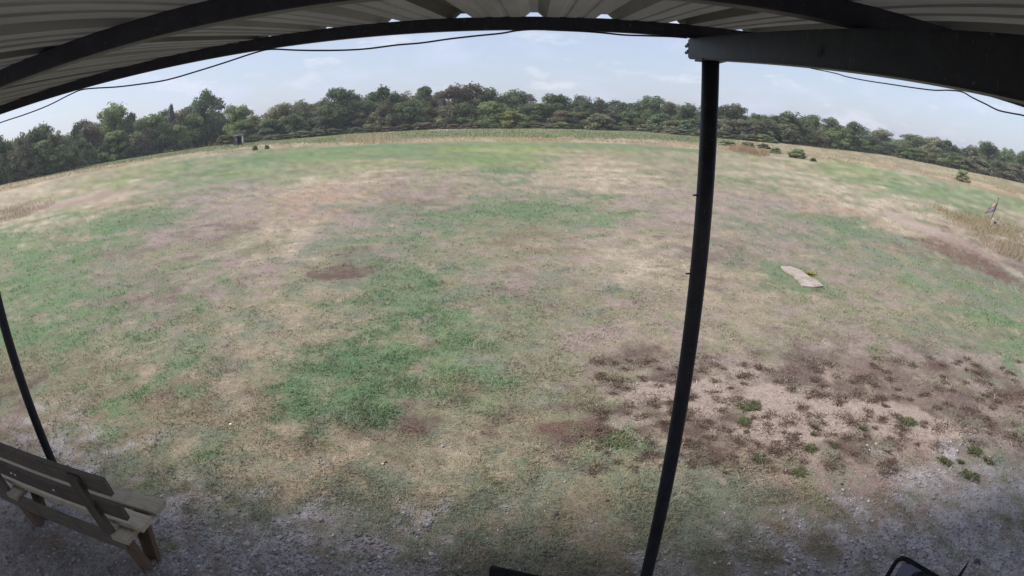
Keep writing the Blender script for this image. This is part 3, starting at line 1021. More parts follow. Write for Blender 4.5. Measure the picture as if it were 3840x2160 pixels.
def stones():
    x, y, r = sample_screen(120000, 70, 22)
    c, L = ground_layers(x, y)
    k = (RNG.random(len(x)) < L['gravel'] * .9 + .02 * L['bare']) & (y > .5)
    x, y, r = x[k], y[k], r[k]
    n = len(x)
    s = RNG.gamma(2.2, .0026, n) + .0025
    oc = np.array([(1, 0, 0), (0, 1, 0), (-1, 0, 0), (0, -1, 0), (0, 0, .75), (0, 0, -.5)], float)
    V = oc[None] * (1 + RNG.uniform(-.35, .35, (n, 6, 3))) + RNG.uniform(-.25, .25, (n, 6, 3))
    th = RNG.random(n) * 6.283
    ct, st_ = np.cos(th)[:, None], np.sin(th)[:, None]
    V = np.stack([V[..., 0] * ct - V[..., 1] * st_, V[..., 0] * st_ + V[..., 1] * ct, V[..., 2]], -1) * s[:, None, None]
    V[..., 0] += x[:, None]; V[..., 1] += y[:, None]; V[..., 2] += (terrain(x, y) + s * .25)[:, None]
    T = np.array([(0, 1, 4), (1, 2, 4), (2, 3, 4), (3, 0, 4), (1, 0, 5), (2, 1, 5), (3, 2, 5), (0, 3, 5)])
    Fc = (np.arange(n)[:, None, None] * 6 + T[None]).reshape(-1, 3)
    tint = np.array([lin(172, 167, 168), lin(190, 184, 182), lin(148, 142, 143), lin(208, 202, 199), lin(174, 158, 148)])
    C = tint[RNG.integers(0, 5, n)] * RNG.uniform(.9, 1.3, n)[:, None]
    me = np_mesh('gravel', V.reshape(-1, 3), Fc, M_STONE, np.repeat(C, 6, 0))
    tag(link(bpy.data.objects.new('gravel', me)), 'loose grey crushed stone under the shelter', 'gravel', kind='stuff')
stones()

def rock_mesh(seed):
    bm = bmesh.new()
    bmesh.ops.create_icosphere(bm, subdivisions=2, radius=1)
    rg = random.Random(seed)
    off = [Vector((rg.uniform(-1, 1), rg.uniform(-1, 1), rg.uniform(-1, 1))).normalized() for _ in range(9)]
    for v in bm.verts:
        d = max(0.0, max(v.co.dot(o) for o in off) - .62)
        v.co = v.co * (1 - d * .75)
        v.co.z *= .62
    me = bpy.data.meshes.new('stone')
    bm.to_mesh(me); bm.free()
    return me
M_ROCK = mat_plain('grey_stone', tuple(lin(150, 148, 152)), tuple(lin(180, 176, 176)), 3, .9, .1, .4)
M_ROCKW = mat_plain('white_stone', (.72, .70, .68), (.8, .78, .77), 3, .9)
M_ROCKD = mat_plain('dark_stone', (.05, .045, .05), (.085, .08, .085), 3, .9)
rocks = [rock_mesh(i) for i in range(4)]
def rock(px, size, mat, i, label, group=None):
    g = gnd([px])[0]
    me = rocks[i % 4].copy()
    me.materials.append(mat)
    o = link(bpy.data.objects.new('stone', me))
    o.location = (g[0], g[1], tz(*g) + size * .3)
    o.scale = (size,) * 3
    o.rotation_euler = (0, 0, i * 1.9)
    tag(o, label, 'stone', group)
for i, (px, sz, lb) in enumerate([((468, 1327), .030, 'largest grey stone right of the bench seat'), ((545, 1300), .018, 'grey stone at the grass edge above the other stones by the bench'), ((688, 1310), .022, 'grey stone at the grass edge farthest right of the bench'),
                                  ((520, 1318), .020, 'upper of two grey stones one above the other right of the bench'), ((517, 1345), .022, 'lower of two grey stones one above the other right of the bench'), ((838, 1393), .024, 'lone grey stone where the gravel meets the centre grass'),
                                  ((388, 1412), .026, 'grey stone touching the foot of the bench leg'), ((375, 1395), .024, 'grey stone just behind the foot of the bench leg'), ((480, 1375), .018, 'small grey stone in the open gravel right of the bench leg'), ((770, 1440), .03, 'broad grey stone at the bottom edge in the gravel')]):
    rock(px, sz, M_ROCK, i, lb, 'grey stones in the gravel')
rock((580, 1068), .019, M_ROCKW, 1, 'single small white stone on bare turf above the bench')
rock((1400, 1295), .024, M_ROCKD, 2, 'dark clod lying on the grass left of the right post')
rock((2457, 1416), .042, M_ROCKD, 3, 'round dark stone on the gravel right of the camouflage chair')
rock((1527, 1260), .017, M_ROCKD, 0, 'smallest dark clod on the grass, close to the right post')
rock((2118, 1218), .018, M_ROCKD, 1, 'dark pebble on the pinkish soil right of the post')

# dark tapering stick leaning out of the frame right of the camouflage chair
sp = [np.r_[gnd([(2439, 1409)], .55)[0], .55], np.r_[gnd([(2414, 1449)], .55)[0], .52]]
a, b = Vector(sp[0]), Vector(sp[1])
dirn = (b - a).normalized()
end = a + dirn * .75
end.z = .02
mid = a + dirn * .3; mid.z = .42
st = tube('walking_stick', smooth_pts([a, b, mid, end], 3), [.002, .006, .010, .013, .014, .014, .014, .014, .014, .014], M_BLACK, None, 8)
tag(st, 'dark tapering stick pointing up from the bottom edge beside the camouflage chair', 'stick')

# ------------------------------------------------------------------ weed tufts
def tuft_mesh(seed, nb, mat, cols, spread=.5, hh=.5):
    rg = np.random.default_rng(seed)
    V, Fc, C = [], [], []
    for i in range(nb):
        a = rg.random() * 6.283
        rad = min(abs(rg.normal()) * .5, .95)
        b = np.array([math.cos(a) * rad * .75, math.sin(a) * rad * .75, -.03])
        out = np.array([math.cos(a + rg.normal() * .6), math.sin(a + rg.normal() * .6), 0])
        h = hh * rg.uniform(.5, 1.1) * (1 - .35 * rad)
        sd = np.array([-out[1], out[0], 0]) * rg.uniform(.03, .06)
        m = b + out * h * spread * .5 + np.array([0, 0, h * .7])
        t = b + out * h * spread * 1.5 + np.array([0, 0, h * .75])
        k = len(V)
        V += [b - sd * .6, b + sd * .6, m + sd, m - sd, t]
        Fc += [(k, k + 1, k + 2), (k, k + 2, k + 3), (k + 3, k + 2, k + 4)]
        C += [cols[rg.integers(0, len(cols))] * rg.uniform(.65, 1.25)] * 5
    return np_mesh('weed_tuft', np.array(V), np.array(Fc), mat, np.array(C))
GR = [lin(98, 120, 78), lin(88, 110, 74), lin(116, 130, 86), lin(140, 134, 98), lin(128, 112, 92)]
T_GREEN = [tuft_mesh(i, 170, M_BLADE, GR, .9) for i in range(3)]
T_YEL = tuft_mesh(9, 200, M_BLADE, [lin(196, 176, 70), lin(150, 156, 80), lin(206, 168, 66), lin(110, 130, 80)])
def tuft(px, w, h, label, i=0, me=None, rz=0, group=None):
    g = gnd([px])[0]
    o = link(bpy.data.objects.new('weed_tuft', me or T_GREEN[i % 3]))
    d = math.hypot(math.hypot(*g), H)
    s = w / 1346 * d
    o.location = (g[0], g[1], tz(*g))
    o.scale = (s, s * .8, h * .8)
    o.rotation_euler = (0, 0, rz)
    tag(o, label, 'weed', group or 'green weed tufts on the bare soil')
W_ = [
    ((1883, 1024), 38, .09, 'broad green weed mat just right of the right post'),
    ((1872, 1062), 26, .07, 'low olive weed tuft below the broad mat right of the post'),
    ((2049, 1076), 15, .09, 'upper of two small dark green tufts stacked on bare soil'),
    ((2047, 1094), 12, .07, 'lower of two small dark green tufts stacked on bare soil'),
    ((2038, 1129), 26, .09, 'rounded green tuft under the two small stacked tufts'),
    ((2098, 1123), 14, .05, 'faint small green tuft right of the rounded tuft'),
    ((2168, 1080), 18, .09, 'upright green tuft beside a dead brown clump on bare soil'),
    ((2283, 1063), 32, .08, 'flat wide green weed mat alone on the pale soil'),
    ((1908, 1154), 26, .07, 'yellow-green tuft close to the foot of the right post'),
    ((2378, 1163), 26, .11, 'densest dark green clump at the edge of the gravel'),
    ((2416, 1163), 15, .08, 'small tuft joined to the right of the densest dark clump'),
    ((2452, 1137), 28, .10, 'large dark green clump above the densest one near the right edge'),
    ((2484, 1160), 22, .08, 'trailing green weeds below the large clump near the right edge'),
    ((2440, 1198), 34, .07, 'dull olive weed patch in the gravel near the right edge'),
    ((2010, 1190), 26, .05, 'pale green grass tuft on pinkish soil'),
    ((2553, 1096), 14, .07, 'green tuft touching the right edge of the picture'),
    ((1560, 1108), 46, .06, 'bright green weed mat between brown patches left of the right post'),
]
for i, (px, w, h, lb) in enumerate(W_):
    tuft(px, w, h, lb, i, None, i * .9)
tuft((2040, 690), 22, .14, 'yellow and green flowering weed at the edge of the concrete slab', 0, T_YEL, .4, 'weeds')

# dead brown clumps in the lower right: uncountable, one mass
def dead_clumps():
    xs, ys, rs = [], [], []
    for i in range(330):
        px = (RNG.uniform(1480, 2600), RNG.uniform(900, 1190))
        if px[1] > 1130 and px[0] > 2250: continue
        g = gnd([px])[0]
        d = math.hypot(math.hypot(*g), H)
        rad = RNG.gamma(2.2, 5.0) / 1346 * d + .02
        m = int(20 + rad * 900)
        xs.append(g[0] + RNG.normal(0, rad * .6, m)); ys.append(g[1] + RNG.normal(0, rad * .5, m))
    x, y = np.concatenate(xs), np.concatenate(ys)
    k = y > 1.2
    x, y = x[k], y[k]
    r = np.hypot(x, y)
    n = len(x)
    blades('dead_grass', x, y, RNG.uniform(.02, .055, n), np.clip(.004 + r * .0009, .004, .02), np.radians(RNG.uniform(30, 80, n)),
           np.array([lin(126, 106, 98), lin(114, 95, 88), lin(142, 119, 106), lin(122, 112, 94)])[RNG.integers(0, 4, n)] * RNG.uniform(.8, 1.25, n)[:, None], M_BLADE,
           'dead brown grass clumps scattered over the bare soil', 'dead grass', .6)
dead_clumps()

# ------------------------------------------------------------------ long grass and weeds beyond the mown field
def band(n, f0, f1, az0, az1):
    az = RNG.uniform(math.radians(az0), math.radians(az1), n)
    a, b = f0(az), f1(az)
    ia, ib = 1 / a, 1 / b
    r = 1 / (ia + (ib - ia) * RNG.random(n))
    return r * np.sin(az), r * np.cos(az), r, az

fm, fw, ft = (lambda a: rline(P_MOW, a)), (lambda a: rline(P_WEED, a)), (lambda a: rline(P_TREE, a))
x, y, r, az = band(60000, lambda a: fm(a) * 1.005, lambda a: ft(a) * .98, -70, 70)
rw = fw(az)
pw = sstep(.97, 1.05, r / rw * (1 + (fbm(az * 60, r * .08, 3, 5) - .5) * .16)) * sstep(-1.0, -.75, az) * (1 - sstep(.33, .46, az))
isw = RNG.random(len(x)) < pw * .93
dens = fbm(x * .16, y * .16, 3, 61)
xs, ys, rs, ds = x[~isw], y[~isw], r[~isw], dens[~isw]
n = len(xs)
straw_c = np.array([lin(222, 206, 176), lin(210, 192, 160), lin(200, 180, 150), lin(190, 180, 140)])
blades('straw_grass', xs, ys, RNG.uniform(.05, .20, n) * (.4 + 1.2 * sstep(.4, .65, ds)), .02 + rs * .0006, np.radians(RNG.uniform(8, 45, n)), straw_c[RNG.integers(0, 4, n)] * RNG.uniform(.85, 1.12, n)[:, None], M_DRY,
       'uncut straw-coloured grass behind the mown field', 'dry grass', .35)
xs, ys, rs = x[isw], y[isw], r[isw]
n = len(xs)
weed_c = np.array([lin(122, 136, 94), lin(132, 144, 102), lin(112, 126, 88), lin(156, 152, 112)])
blades('green_weeds', xs, ys, RNG.uniform(.08, .34, n) * (.5 + fbm(xs * .2, ys * .2, 3, 71)), .012 + rs * .0006, np.radians(RNG.uniform(15, 60, n)), weed_c[RNG.integers(0, 4, n)] * RNG.uniform(.8, 1.12, n)[:, None], M_DRY,
       'tall green weeds in a strip before the wood', 'weeds', .3)
# tall straw clump and reddish clump in the strip, dry beds at the left and right edges
def patch_blades(name, polys, n, h0, h1, cols, label, wd=.012, lean=40, zo=0):
    xs, ys = [], []
    for (cx, cy, rx, ry, rot, wgt) in polys:
        m = int(n * wgt)
        a = RNG.random(m) * 6.283
        q = RNG.random(m) ** .62 * 1.12
        t = math.radians(rot)
        u, v = np.cos(a) * q * rx, np.sin(a) * q * ry
        px = np.c_[cx + u * math.cos(t) + v * math.sin(t), cy - u * math.sin(t) + v * math.cos(t)]
        g = gnd(px)
        xs.append(g[:, 0]); ys.append(g[:, 1])
    x, y = np.concatenate(xs), np.concatenate(ys)
    d = fbm(x * .9, y * .9, 3, 17)
    k = d > .40
    x, y, d = x[k], y[k], d[k]
    n = len(x)
    r = np.hypot(x, y)
    cols = np.array(cols)
    return blades(name, x, y, RNG.uniform(h0, h1, n) * (.6 + .7 * sstep(.42, .62, d)), wd + r * .0005, np.radians(RNG.uniform(4, lean, n)), cols[RNG.integers(0, len(cols), n)] * RNG.uniform(.85, 1.15, n)[:, None], M_DRY, label, 'dry grass', .7, zo)
patch_blades('straw_clump', [(930, 352, 66, 9, 0, 1)], 1300, .4, 1.1, straw_c, 'tall straw-coloured grass clump at the edge of the mown field')
patch_blades('rusty_grass', [(1885, 382, 46, 7, -8, 1)], 1800, .3, .7, [lin(206, 174, 146), lin(194, 160, 132), lin(208, 186, 156)], 'reddish dry grass right of the right post behind the mown field')
patch_blades('dry_grass_bed', [(2420, 552, 80, 18, -26, .35), (2520, 610, 90, 26, -26, .45), (2480, 560, 120, 14, -16, .5), (2560, 600, 60, 26, -20, .3)], 5000, .10, .34,
             [lin(214, 202, 166), lin(200, 186, 148), lin(170, 156, 124), lin(206, 188, 160)], 'bed of tall dry grass round the windsock near the right edge', .006, 68)
patch_blades('dry_grass_patch', [(30, 538, 100, 15, 14, 1)], 2600, .2, .55, [lin(218, 204, 182), lin(204, 188, 164), lin(186, 168, 146)], 'patch of tall dead grass at the left edge of the field', .010, 66)

# ------------------------------------------------------------------ trees
def crown_mesh(seed, kind, n_leaf=6500):
    rg = np.random.default_rng(seed)
    V, N = [], []
    if kind == 'oak':      prof = lambda z: .5 * np.clip(np.sin(np.clip(z * .86 + .14, 0, 1) ** .8 * math.pi) ** .55, 0, 1)
    elif kind == 'cone':   prof = lambda z: .5 * np.clip((1.05 - z) ** .7 * np.clip(z * 8, 0, 1), 0, 1)
    elif kind == 'bush':   prof = lambda z: .5 * np.sqrt(np.clip(1 - z * z * .95, 0, 1))
    else:                  prof = lambda z: .42 * np.clip(np.sin(np.clip(z, 0, 1) * math.pi) ** .8, 0, 1)
    nc = {'oak': 96, 'cone': 60, 'bush': 70, 'thin': 34}[kind]
    cen, rad = [], []
    lobes = []
    if kind == 'oak':
        for i in range(rg.integers(5, 9)):
            a = rg.random() * 6.283
            z = rg.uniform(.30, .80)
            q = rg.uniform(.05, .34) * (1.15 - .55 * z)
            lr_ = rg.uniform(.14, .24)
            lobes.append((math.cos(a) * q, math.sin(a) * q, min(z, .97 - lr_), lr_))
        lobes.append((rg.uniform(-.12, .12), rg.uniform(-.12, .12), .80, .18))
    for i in range(nc):
        a = rg.random() * 6.283
        if lobes and i % 4:
            lx, ly, lz, lr_ = lobes[rg.integers(0, len(lobes))]
            d = rg.normal(size=3); d /= np.linalg.norm(d)
            d[2] = abs(d[2]) * .9 - .15
            k = lr_ * rg.uniform(.6, 1.0)
            cen.append((lx + d[0] * k * 1.25, ly + d[1] * k * 1.25, lz + d[2] * k))
            rad.append(rg.uniform(.05, .11))
            continue
        z = rg.uniform(.04, .95) if kind != 'oak' else rg.uniform(.06, .55)
        pr = float(prof(np.array(z)))
        q = pr * (rg.random() ** .38) * rg.uniform(.72, 1.04)
        cen.append((math.cos(a) * q, math.sin(a) * q, z))
        rad.append(rg.uniform(.07, .15) * (.7 if kind in ('thin', 'cone') else 1.0))
    cen, rad = np.array(cen), np.array(rad)
    w = rad ** 2
    idx = rg.choice(nc, n_leaf if kind != 'thin' else n_leaf // 2, p=w / w.sum())
    n = len(idx)
    d = rg.normal(size=(n, 3)); d /= np.linalg.norm(d, axis=1)[:, None]
    rr = rad[idx] * (.55 + .5 * rg.random(n) ** .6) * (1 + .35 * (rg.random(n) < .07))
    p = cen[idx] + d * rr[:, None] * np.array([1.15, 1.15, .85])
    nrm = d * .8 + rg.normal(size=(n, 3)) * .55 + np.array([0, 0, .25])
    nrm /= np.linalg.norm(nrm, axis=1)[:, None]
    t = np.cross(nrm, rg.normal(size=(n, 3))); t /= np.linalg.norm(t, axis=1)[:, None]
    b = np.cross(nrm, t)
    s = rg.uniform(.012, .028, n)[:, None] * (1.9 if kind == 'bush' else 1.0)
    e = rg.uniform(.55, .95, n)[:, None]
    V = np.stack([p - t * s, p - b * s * e, p + t * s, p + b * s * e * .8], 1).reshape(-1, 3)
    V[:, 2] = np.maximum(V[:, 2], .004)
    Fc = np.arange(n * 4).reshape(-1, 4)
    cl = rg.uniform(.55, 1.45, nc)[idx] * rg.uniform(.75, 1.3, n)
    C = np.repeat(np.c_[cl * rg.uniform(.92, 1.1, n), cl, cl * rg.uniform(.9, 1.1, n)], 4, 0)
    return V, Fc, C, cen

def tree_meshes(seed, kind, mats):
    V, Fc, C, cen = crown_mesh(seed, kind)
    crowns = {}
    for k, m in mats.items():
        crowns[k] = np_mesh('crown', V, Fc, m, C)
    # trunk with limbs reaching into the clumps
    bm = bmesh.new()
    rg = random.Random(seed)
    def limb(a, b, r0, r1, seg=6):
        a, b = Vector(a), Vector(b)
        mid = (a + b) / 2 + Vector((rg.uniform(-.02, .02), rg.uniform(-.02, .02), 0))
        pts = [a, mid, b]
        rs = [r0, (r0 + r1) / 2, r1]
        rows = []
        t = (b - a).normalized()
        u = t.orthogonal().normalized(); v = t.cross(u)
        for p, r in zip(pts, rs):
            rows.append([bm.verts.new(p + (u * math.cos(6.283 * k / seg) + v * math.sin(6.283 * k / seg)) * r) for k in range(seg)])
        for A, B in zip(rows[:-1], rows[1:]):
            for k in range(seg):
                bm.faces.new((A[k], A[(k + 1) % seg], B[(k + 1) % seg], B[k]))
    limb((0, 0, -.03), (.01, .0, .42), .028, .02, 8)
    limb((.01, 0, .41), (0, .02, .78), .019, .006, 8)
    for c in sorted(cen.tolist(), key=lambda q: rg.random())[:14]:
        z0 = min(max(c[2] - .2, .15), .6)
        limb((.01, 0, z0), c, .010, .003, 5)
    me = bpy.data.meshes.new('trunk')
    bm.to_mesh(me); bm.free()
    me.materials.append(M_TRUNK)
    return crowns, me

ML = {
    'dark': mat_leaf('leaf_dark_green', (.104, .144, .078), (.128, .166, .086)),
    'green': mat_leaf('leaf_mid_green', (.144, .186, .084), (.162, .200, .092)),
    'olive': mat_leaf('leaf_olive', (.170, .178, .112), (.194, .192, .120)),
    'rust': mat_leaf('leaf_rust', (.190, .150, .102), (.160, .152, .100)),
    'yellow': mat_leaf('leaf_yellow_green', (.215, .215, .085), (.175, .195, .080)),
    'fresh': mat_leaf('leaf_fresh_green', (.290, .330, .190), (.320, .350, .200)),
    'grey': mat_leaf('leaf_grey', (.19, .19, .18), (.21, .20, .195)),
}
VAR = {k: [tree_meshes(100 * i + 7 * s, k, ML) for s in range(n)] for i, (k, n) in enumerate((('oak', 8), ('cone', 2), ('bush', 3), ('thin', 2)))}
_cnt = {}

def put_tree(px, top, hw, kind, colr, label, base=None, back=0.0, group='trees of the wood', name='tree', cat='tree', zmin=None):
    by = base if base is not None else np.interp(px, [p[0] for p in TREE], [p[1] for p in TREE])
    g = gnd([(px, by)])[0]
    d0 = math.hypot(*g)
    if back:
        g = g * (1 + back)
    d = math.hypot(*g)
    # direction of the top above that spot
    v = ray([(px, top)])[0]
    tz_ = H + v[2] / math.hypot(v[0], v[1]) * d
    h = max(tz_, .35)
    wdt = 2 * hw / 1346 * d
    z0 = tz(*g)
    i = _cnt.get(kind, 0); _cnt[kind] = i + 1
    crowns, trunk = VAR[kind][i % len(VAR[kind])]
    rg = random.Random(int(px * 13 + top * 7))
    r = empty(name, (g[0], g[1], z0), rg.uniform(0, 6.283))
    tag(r, label, cat, group)
    sc = (wdt * 1.32 * rg.uniform(.95, 1.05), wdt * 1.32 * rg.uniform(.95, 1.05), h * (1.05 if kind == 'oak' else .99))
    c = bpy.data.objects.new('crown', crowns[colr]); link(c, r); c.scale = sc
    if hw < 10:
        return r            # a sapling of a few pixels shows no stem
    t = bpy.data.objects.new('trunk', trunk); link(t, r); t.scale = (max(sc[0], h * .55), max(sc[1], h * .55), h)
    return r

FRONT = [
    (12, 338, 34, 'oak', 'dark', 'dark tree standing at the left edge of the picture'),
    (62, 330, 30, 'oak', 'olive', 'olive tree second from the left edge of the wood'),
    (108, 314, 40, 'oak', 'dark', 'domed dark tree third from the left edge of the wood'),
    (150, 330, 30, 'oak', 'olive', 'low olive tree between the domed dark tree and a narrow one'),
    (194, 315, 18, 'thin', 'dark', 'narrow dark tree left of the rust-coloured one'),
    (232, 300, 40, 'oak', 'rust', 'rust-brown tree beside the big green tree on the left'),
    (296, 263, 48, 'oak', 'green', 'big leafy green tree right of the rust-brown tree'),
    (338, 279, 24, 'thin', 'dark', 'small dark treetop at the right shoulder of the big green tree'),
    (388, 283, 42, 'oak', 'green', 'rounded mid-green tree between the two big left trees'),
    (437, 261, 14, 'cone', 'grey', 'pale pointed spindly treetop behind the left part of the wood'),
    (472, 272, 38, 'oak', 'olive', 'olive tree touching the tallest left tree'),
    (518, 227, 42, 'oak', 'dark', 'tallest dark tree on the left, rising above its neighbours'),
    (556, 290, 34, 'oak', 'dark', 'dark tree at the foot of the tallest left tree'),
    (596, 264, 36, 'oak', 'green', 'green tree directly behind the small hut'),
    (640, 290, 26, 'oak', 'yellow', 'yellow-green tree just right of the small hut'),
    (704, 262, 52, 'oak', 'olive', 'broad olive tree midway between hut and big dark tree'),
    (760, 254, 34, 'oak', 'olive', 'olive tree left of the big dark tree'),
    (815, 246, 34, 'thin', 'grey', 'thin grey-leaved tree leaning on the big dark tree'),
    (866, 214, 46, 'oak', 'dark', 'big very dark tree left of centre with a high top'),
    (925, 252, 34, 'oak', 'dark', 'lower dark tree between two high dark ones left of centre'),
    (974, 218, 48, 'oak', 'dark', 'wide dark green tree second of the high ones left of centre'),
    (1018, 226, 26, 'oak', 'rust', 'rusty treetop behind the wide dark green tree'),
    (1068, 215, 36, 'cone', 'dark', 'pointed dark green tree left of the rust-topped one'),
    (1108, 226, 22, 'thin', 'grey', 'bare greyish tree just left of the rust-topped one'),
    (1168, 212, 56, 'oak', 'rust', 'large rust-topped tree near the centre of the wood'),
    (1238, 222, 46, 'oak', 'dark', 'dark tree right of the large rust-topped one'),
    (1252, 256, 50, 'oak', 'green', 'green tree in front of the dark centre trees'),
    (1290, 228, 42, 'oak', 'dark', 'round dark treetop above the bright green bush'),
    (1340, 241, 24, 'thin', 'grey', 'grey half-dead tree with thin crown right of centre'),
    (1408, 233, 42, 'oak', 'dark', 'dark tree right of the grey half-dead one'),
    (1455, 240, 34, 'oak', 'dark', 'dark treetop third right of the grey half-dead tree'),
    (1504, 243, 36, 'oak', 'olive', 'olive-topped tree above the rounded olive bush'),
    (1412, 278, 28, 'oak', 'rust', 'small rusty tree at the front of the wood right of centre'),
    (1560, 254, 40, 'oak', 'dark', 'dark tree left of the big spreading dark one'),
    (1630, 242, 52, 'oak', 'dark', 'big spreading dark green tree left of the right post'),
    (1685, 258, 34, 'oak', 'olive', 'olive tree right of the big spreading one'),
    (1730, 262, 34, 'oak', 'dark', 'dark tree just left of the right post'),
    (1790, 262, 34, 'oak', 'dark', 'dark tree mostly hidden behind the right post'),
    (1842, 262, 40, 'oak', 'olive', 'dull green tree just right of the right post'),
    (1908, 287, 38, 'oak', 'green', 'lower fresh green tree second right of the post'),
    (1982, 277, 50, 'oak', 'dark', 'broad dark tree third right of the post'),
    (2036, 288, 30, 'oak', 'green', 'bright green tree at the right side of the broad dark tree'),
    (2093, 296, 36, 'oak', 'dark', 'domed dark tree right of the broad dark one'),
    (2141, 306, 34, 'oak', 'dark', 'dark tree in the middle of the right-hand stretch of wood'),
    (2212, 325, 40, 'oak', 'olive', 'olive tree in the middle of the right-hand stretch of wood'),
    (2293, 334, 38, 'oak', 'dark', 'dark tree with a knobbly top above the round green bush'),
    (2350, 345, 36, 'oak', 'olive', 'olive tree above and left of the round green bush'),
    (2384, 353, 30, 'oak', 'dark', 'dark tree right above the round green bush'),
    (2440, 362, 30, 'oak', 'olive', 'olive tree fourth from the right edge'),
    (2480, 356, 30, 'oak', 'dark', 'tall dark tree third from the right edge'),
    (2524, 372, 30, 'oak', 'dark', 'dark tree second from the right edge'),
    (2566, 378, 30, 'oak', 'green', 'green tree at the right edge of the picture'),
]
FRONT = sorted(FRONT)
MARKS = [(-60, 'the left picture edge', 1), (232, 'the rust-brown left tree', 0), (518, 'the tallest left tree', 0), (604, 'the small hut', 0), (866, 'the big very dark tree', 0), (1068, 'the pointed dark tree', 0),
         (1168, 'the large rust-topped tree', 0), (1340, 'the grey half-dead tree', 0), (1630, 'the big spreading dark tree', 0), (1785, 'the right post', 0), (1982, 'the broad dark tree', 0), (2212, 'the middle of the right-hand wood', 0), (2421, 'the round green bush', 0), (2640, 'the right picture edge', -1)]
ORD = ['first', 'second', 'third', 'fourth', 'fifth', 'sixth', 'seventh', 'eighth', 'ninth', 'tenth']

def by_mark(pxs, words):
    '''one label for each position: kind, then its count to the left or right of the nearest landmark'''
    out = [None] * len(pxs)
    near = [min(range(len(MARKS)), key=lambda m: abs(MARKS[m][0] - p)) for p in pxs]
    for m in range(len(MARKS)):
        for side in (-1, 1):
            ids = sorted((i for i in range(len(pxs)) if near[i] == m and (pxs[i] >= MARKS[m][0]) == (side > 0)), key=lambda i: abs(pxs[i] - MARKS[m][0]))
            for k, i in enumerate(ids):
                w = 'right' if side > 0 else 'left'
                pos = f'{ORD[k]} from {MARKS[m][1]}' if MARKS[m][2] else f'{ORD[k]} to the {w} of {MARKS[m][1]}'
                out[i] = f'{words[i]}, {pos}'
    return out
CN = {'dark': 'dark green', 'green': 'mid-green', 'olive': 'olive', 'rust': 'rusty', 'grey': 'grey', 'yellow': 'yellow-green'}
for i, (px, top, hw, kd, cl, lb) in enumerate(FRONT):
    bk = .05 if cl in ('grey',) or kd == 'thin' else random.uniform(.02, .10)
    if 'in front' in lb or 'at the front' in lb: bk = 0.0
    put_tree(px, top, hw, kd, cl, lb, back=bk)
tops_x = [t[0] for t in FRONT]
tops_y = [t[1] for t in FRONT]
# back row: seen only as tops between the trees above
row = []
for px in np.arange(-60, 2640, 33):
    ty = np.interp(px, tops_x, tops_y) + random.uniform(10, 26)
    row.append((float(px), float(ty), random.uniform(30, 42), random.choice(['dark', 'dark', 'olive', 'green']), random.uniform(.16, .34)))
for (px, ty, hw, cl, bk), lb in zip(row, by_mark([q[0] for q in row], [CN[q[3]] + ' back-row treetop' for q in row])):
    put_tree(px, ty, hw, 'oak', cl, lb, back=bk, group='back row of the wood')
# lower trees filling the edge of the wood
row = []
for j, px in enumerate(np.arange(-40, 2620, 38)):
    t0 = np.interp(px, tops_x, tops_y); b0_ = np.interp(px, [p[0] for p in TREE], [p[1] for p in TREE])
    row.append((float(px + random.uniform(-12, 12)), float(b0_ + (t0 - b0_) * random.uniform(.42, .72)), random.uniform(22, 34), random.choice(['oak', 'bush', 'oak']),
                random.choice(['olive', 'green', 'dark', 'olive', 'rust' if j % 3 == 0 else 'green']), random.uniform(-.01, .03)))
for (px, ty, hw, kd, cl, bk), lb in zip(row, by_mark([q[0] for q in row], ['low ' + CN[q[4]] + ' edge tree' for q in row])):
    put_tree(px, ty, hw, kd, cl, lb, back=bk, group='low trees at the edge of the wood')
# brush along the foot of the wood
row = []
for px in np.arange(640, 1960, 24):
    b0_ = np.interp(px, [p[0] for p in TREE], [p[1] for p in TREE])
    red = 880 < px < 1240 and random.random() < .65
    row.append((float(px + random.uniform(-8, 8)), float(b0_ - random.uniform(9, 17)), random.uniform(14, 24), 'rust' if red else random.choice(['olive', 'olive', 'green', 'dark'])))
for (px, ty, hw, cl), lb in zip(row, by_mark([q[0] for q in row], [CN[q[3]] + ' brush clump' for q in row])):
    put_tree(px, ty, hw, 'bush', cl, lb, back=-.04, group='brush at the foot of the wood', name='brush', cat='brush')
BUSH = [
    (1287, 281, 26, 'yellow', 'bright yellow-green bush standing out at the centre of the wood', None),
    (1509, 287, 28, 'olive', 'rounded olive bush at the edge of the wood right of centre', None),
    (2421, 428, 14, 'fresh', 'round bright green bush alone in the straw field', 457),
    (2005, 374, 18, 'fresh', 'leafy green shrub at the mown edge right of the post', 397),
    (2046, 397, 7, 'green', 'tiny dark shrub at the mown edge right of the leafy shrub', 406),
    (1952, 371, 12, 'fresh', 'green shrub behind and left of the leafy shrub', 386),
    (1880, 357, 16, 'fresh', 'low green weeds bush third left of the leafy shrub', 370),
    (1830, 352, 20, 'fresh', 'low green weeds bush next to the right post', 366),
    (1920, 362, 14, 'olive', 'small olive bush behind the reddish dry grass', 374),
    (642, 366, 5, 'fresh', 'small green sapling at the mown edge below the hut', 378),
    (671, 364, 5, 'fresh', 'second small green sapling right of the one below the hut', 375),
    (608, 322, 16, 'olive', 'olive bush overhanging the roof of the small hut', 358),
    (568, 340, 20, 'yellow', 'yellowish bush touching the left side of the small hut', 364),
]
for px, top, hw, cl, lb, bs in BUSH:
    put_tree(px, top, hw, 'bush', cl, lb, base=bs, back=(.03 if 'overhanging' in lb else 0) - (.0 if bs else .05), group='bushes', name='bush', cat='bush')

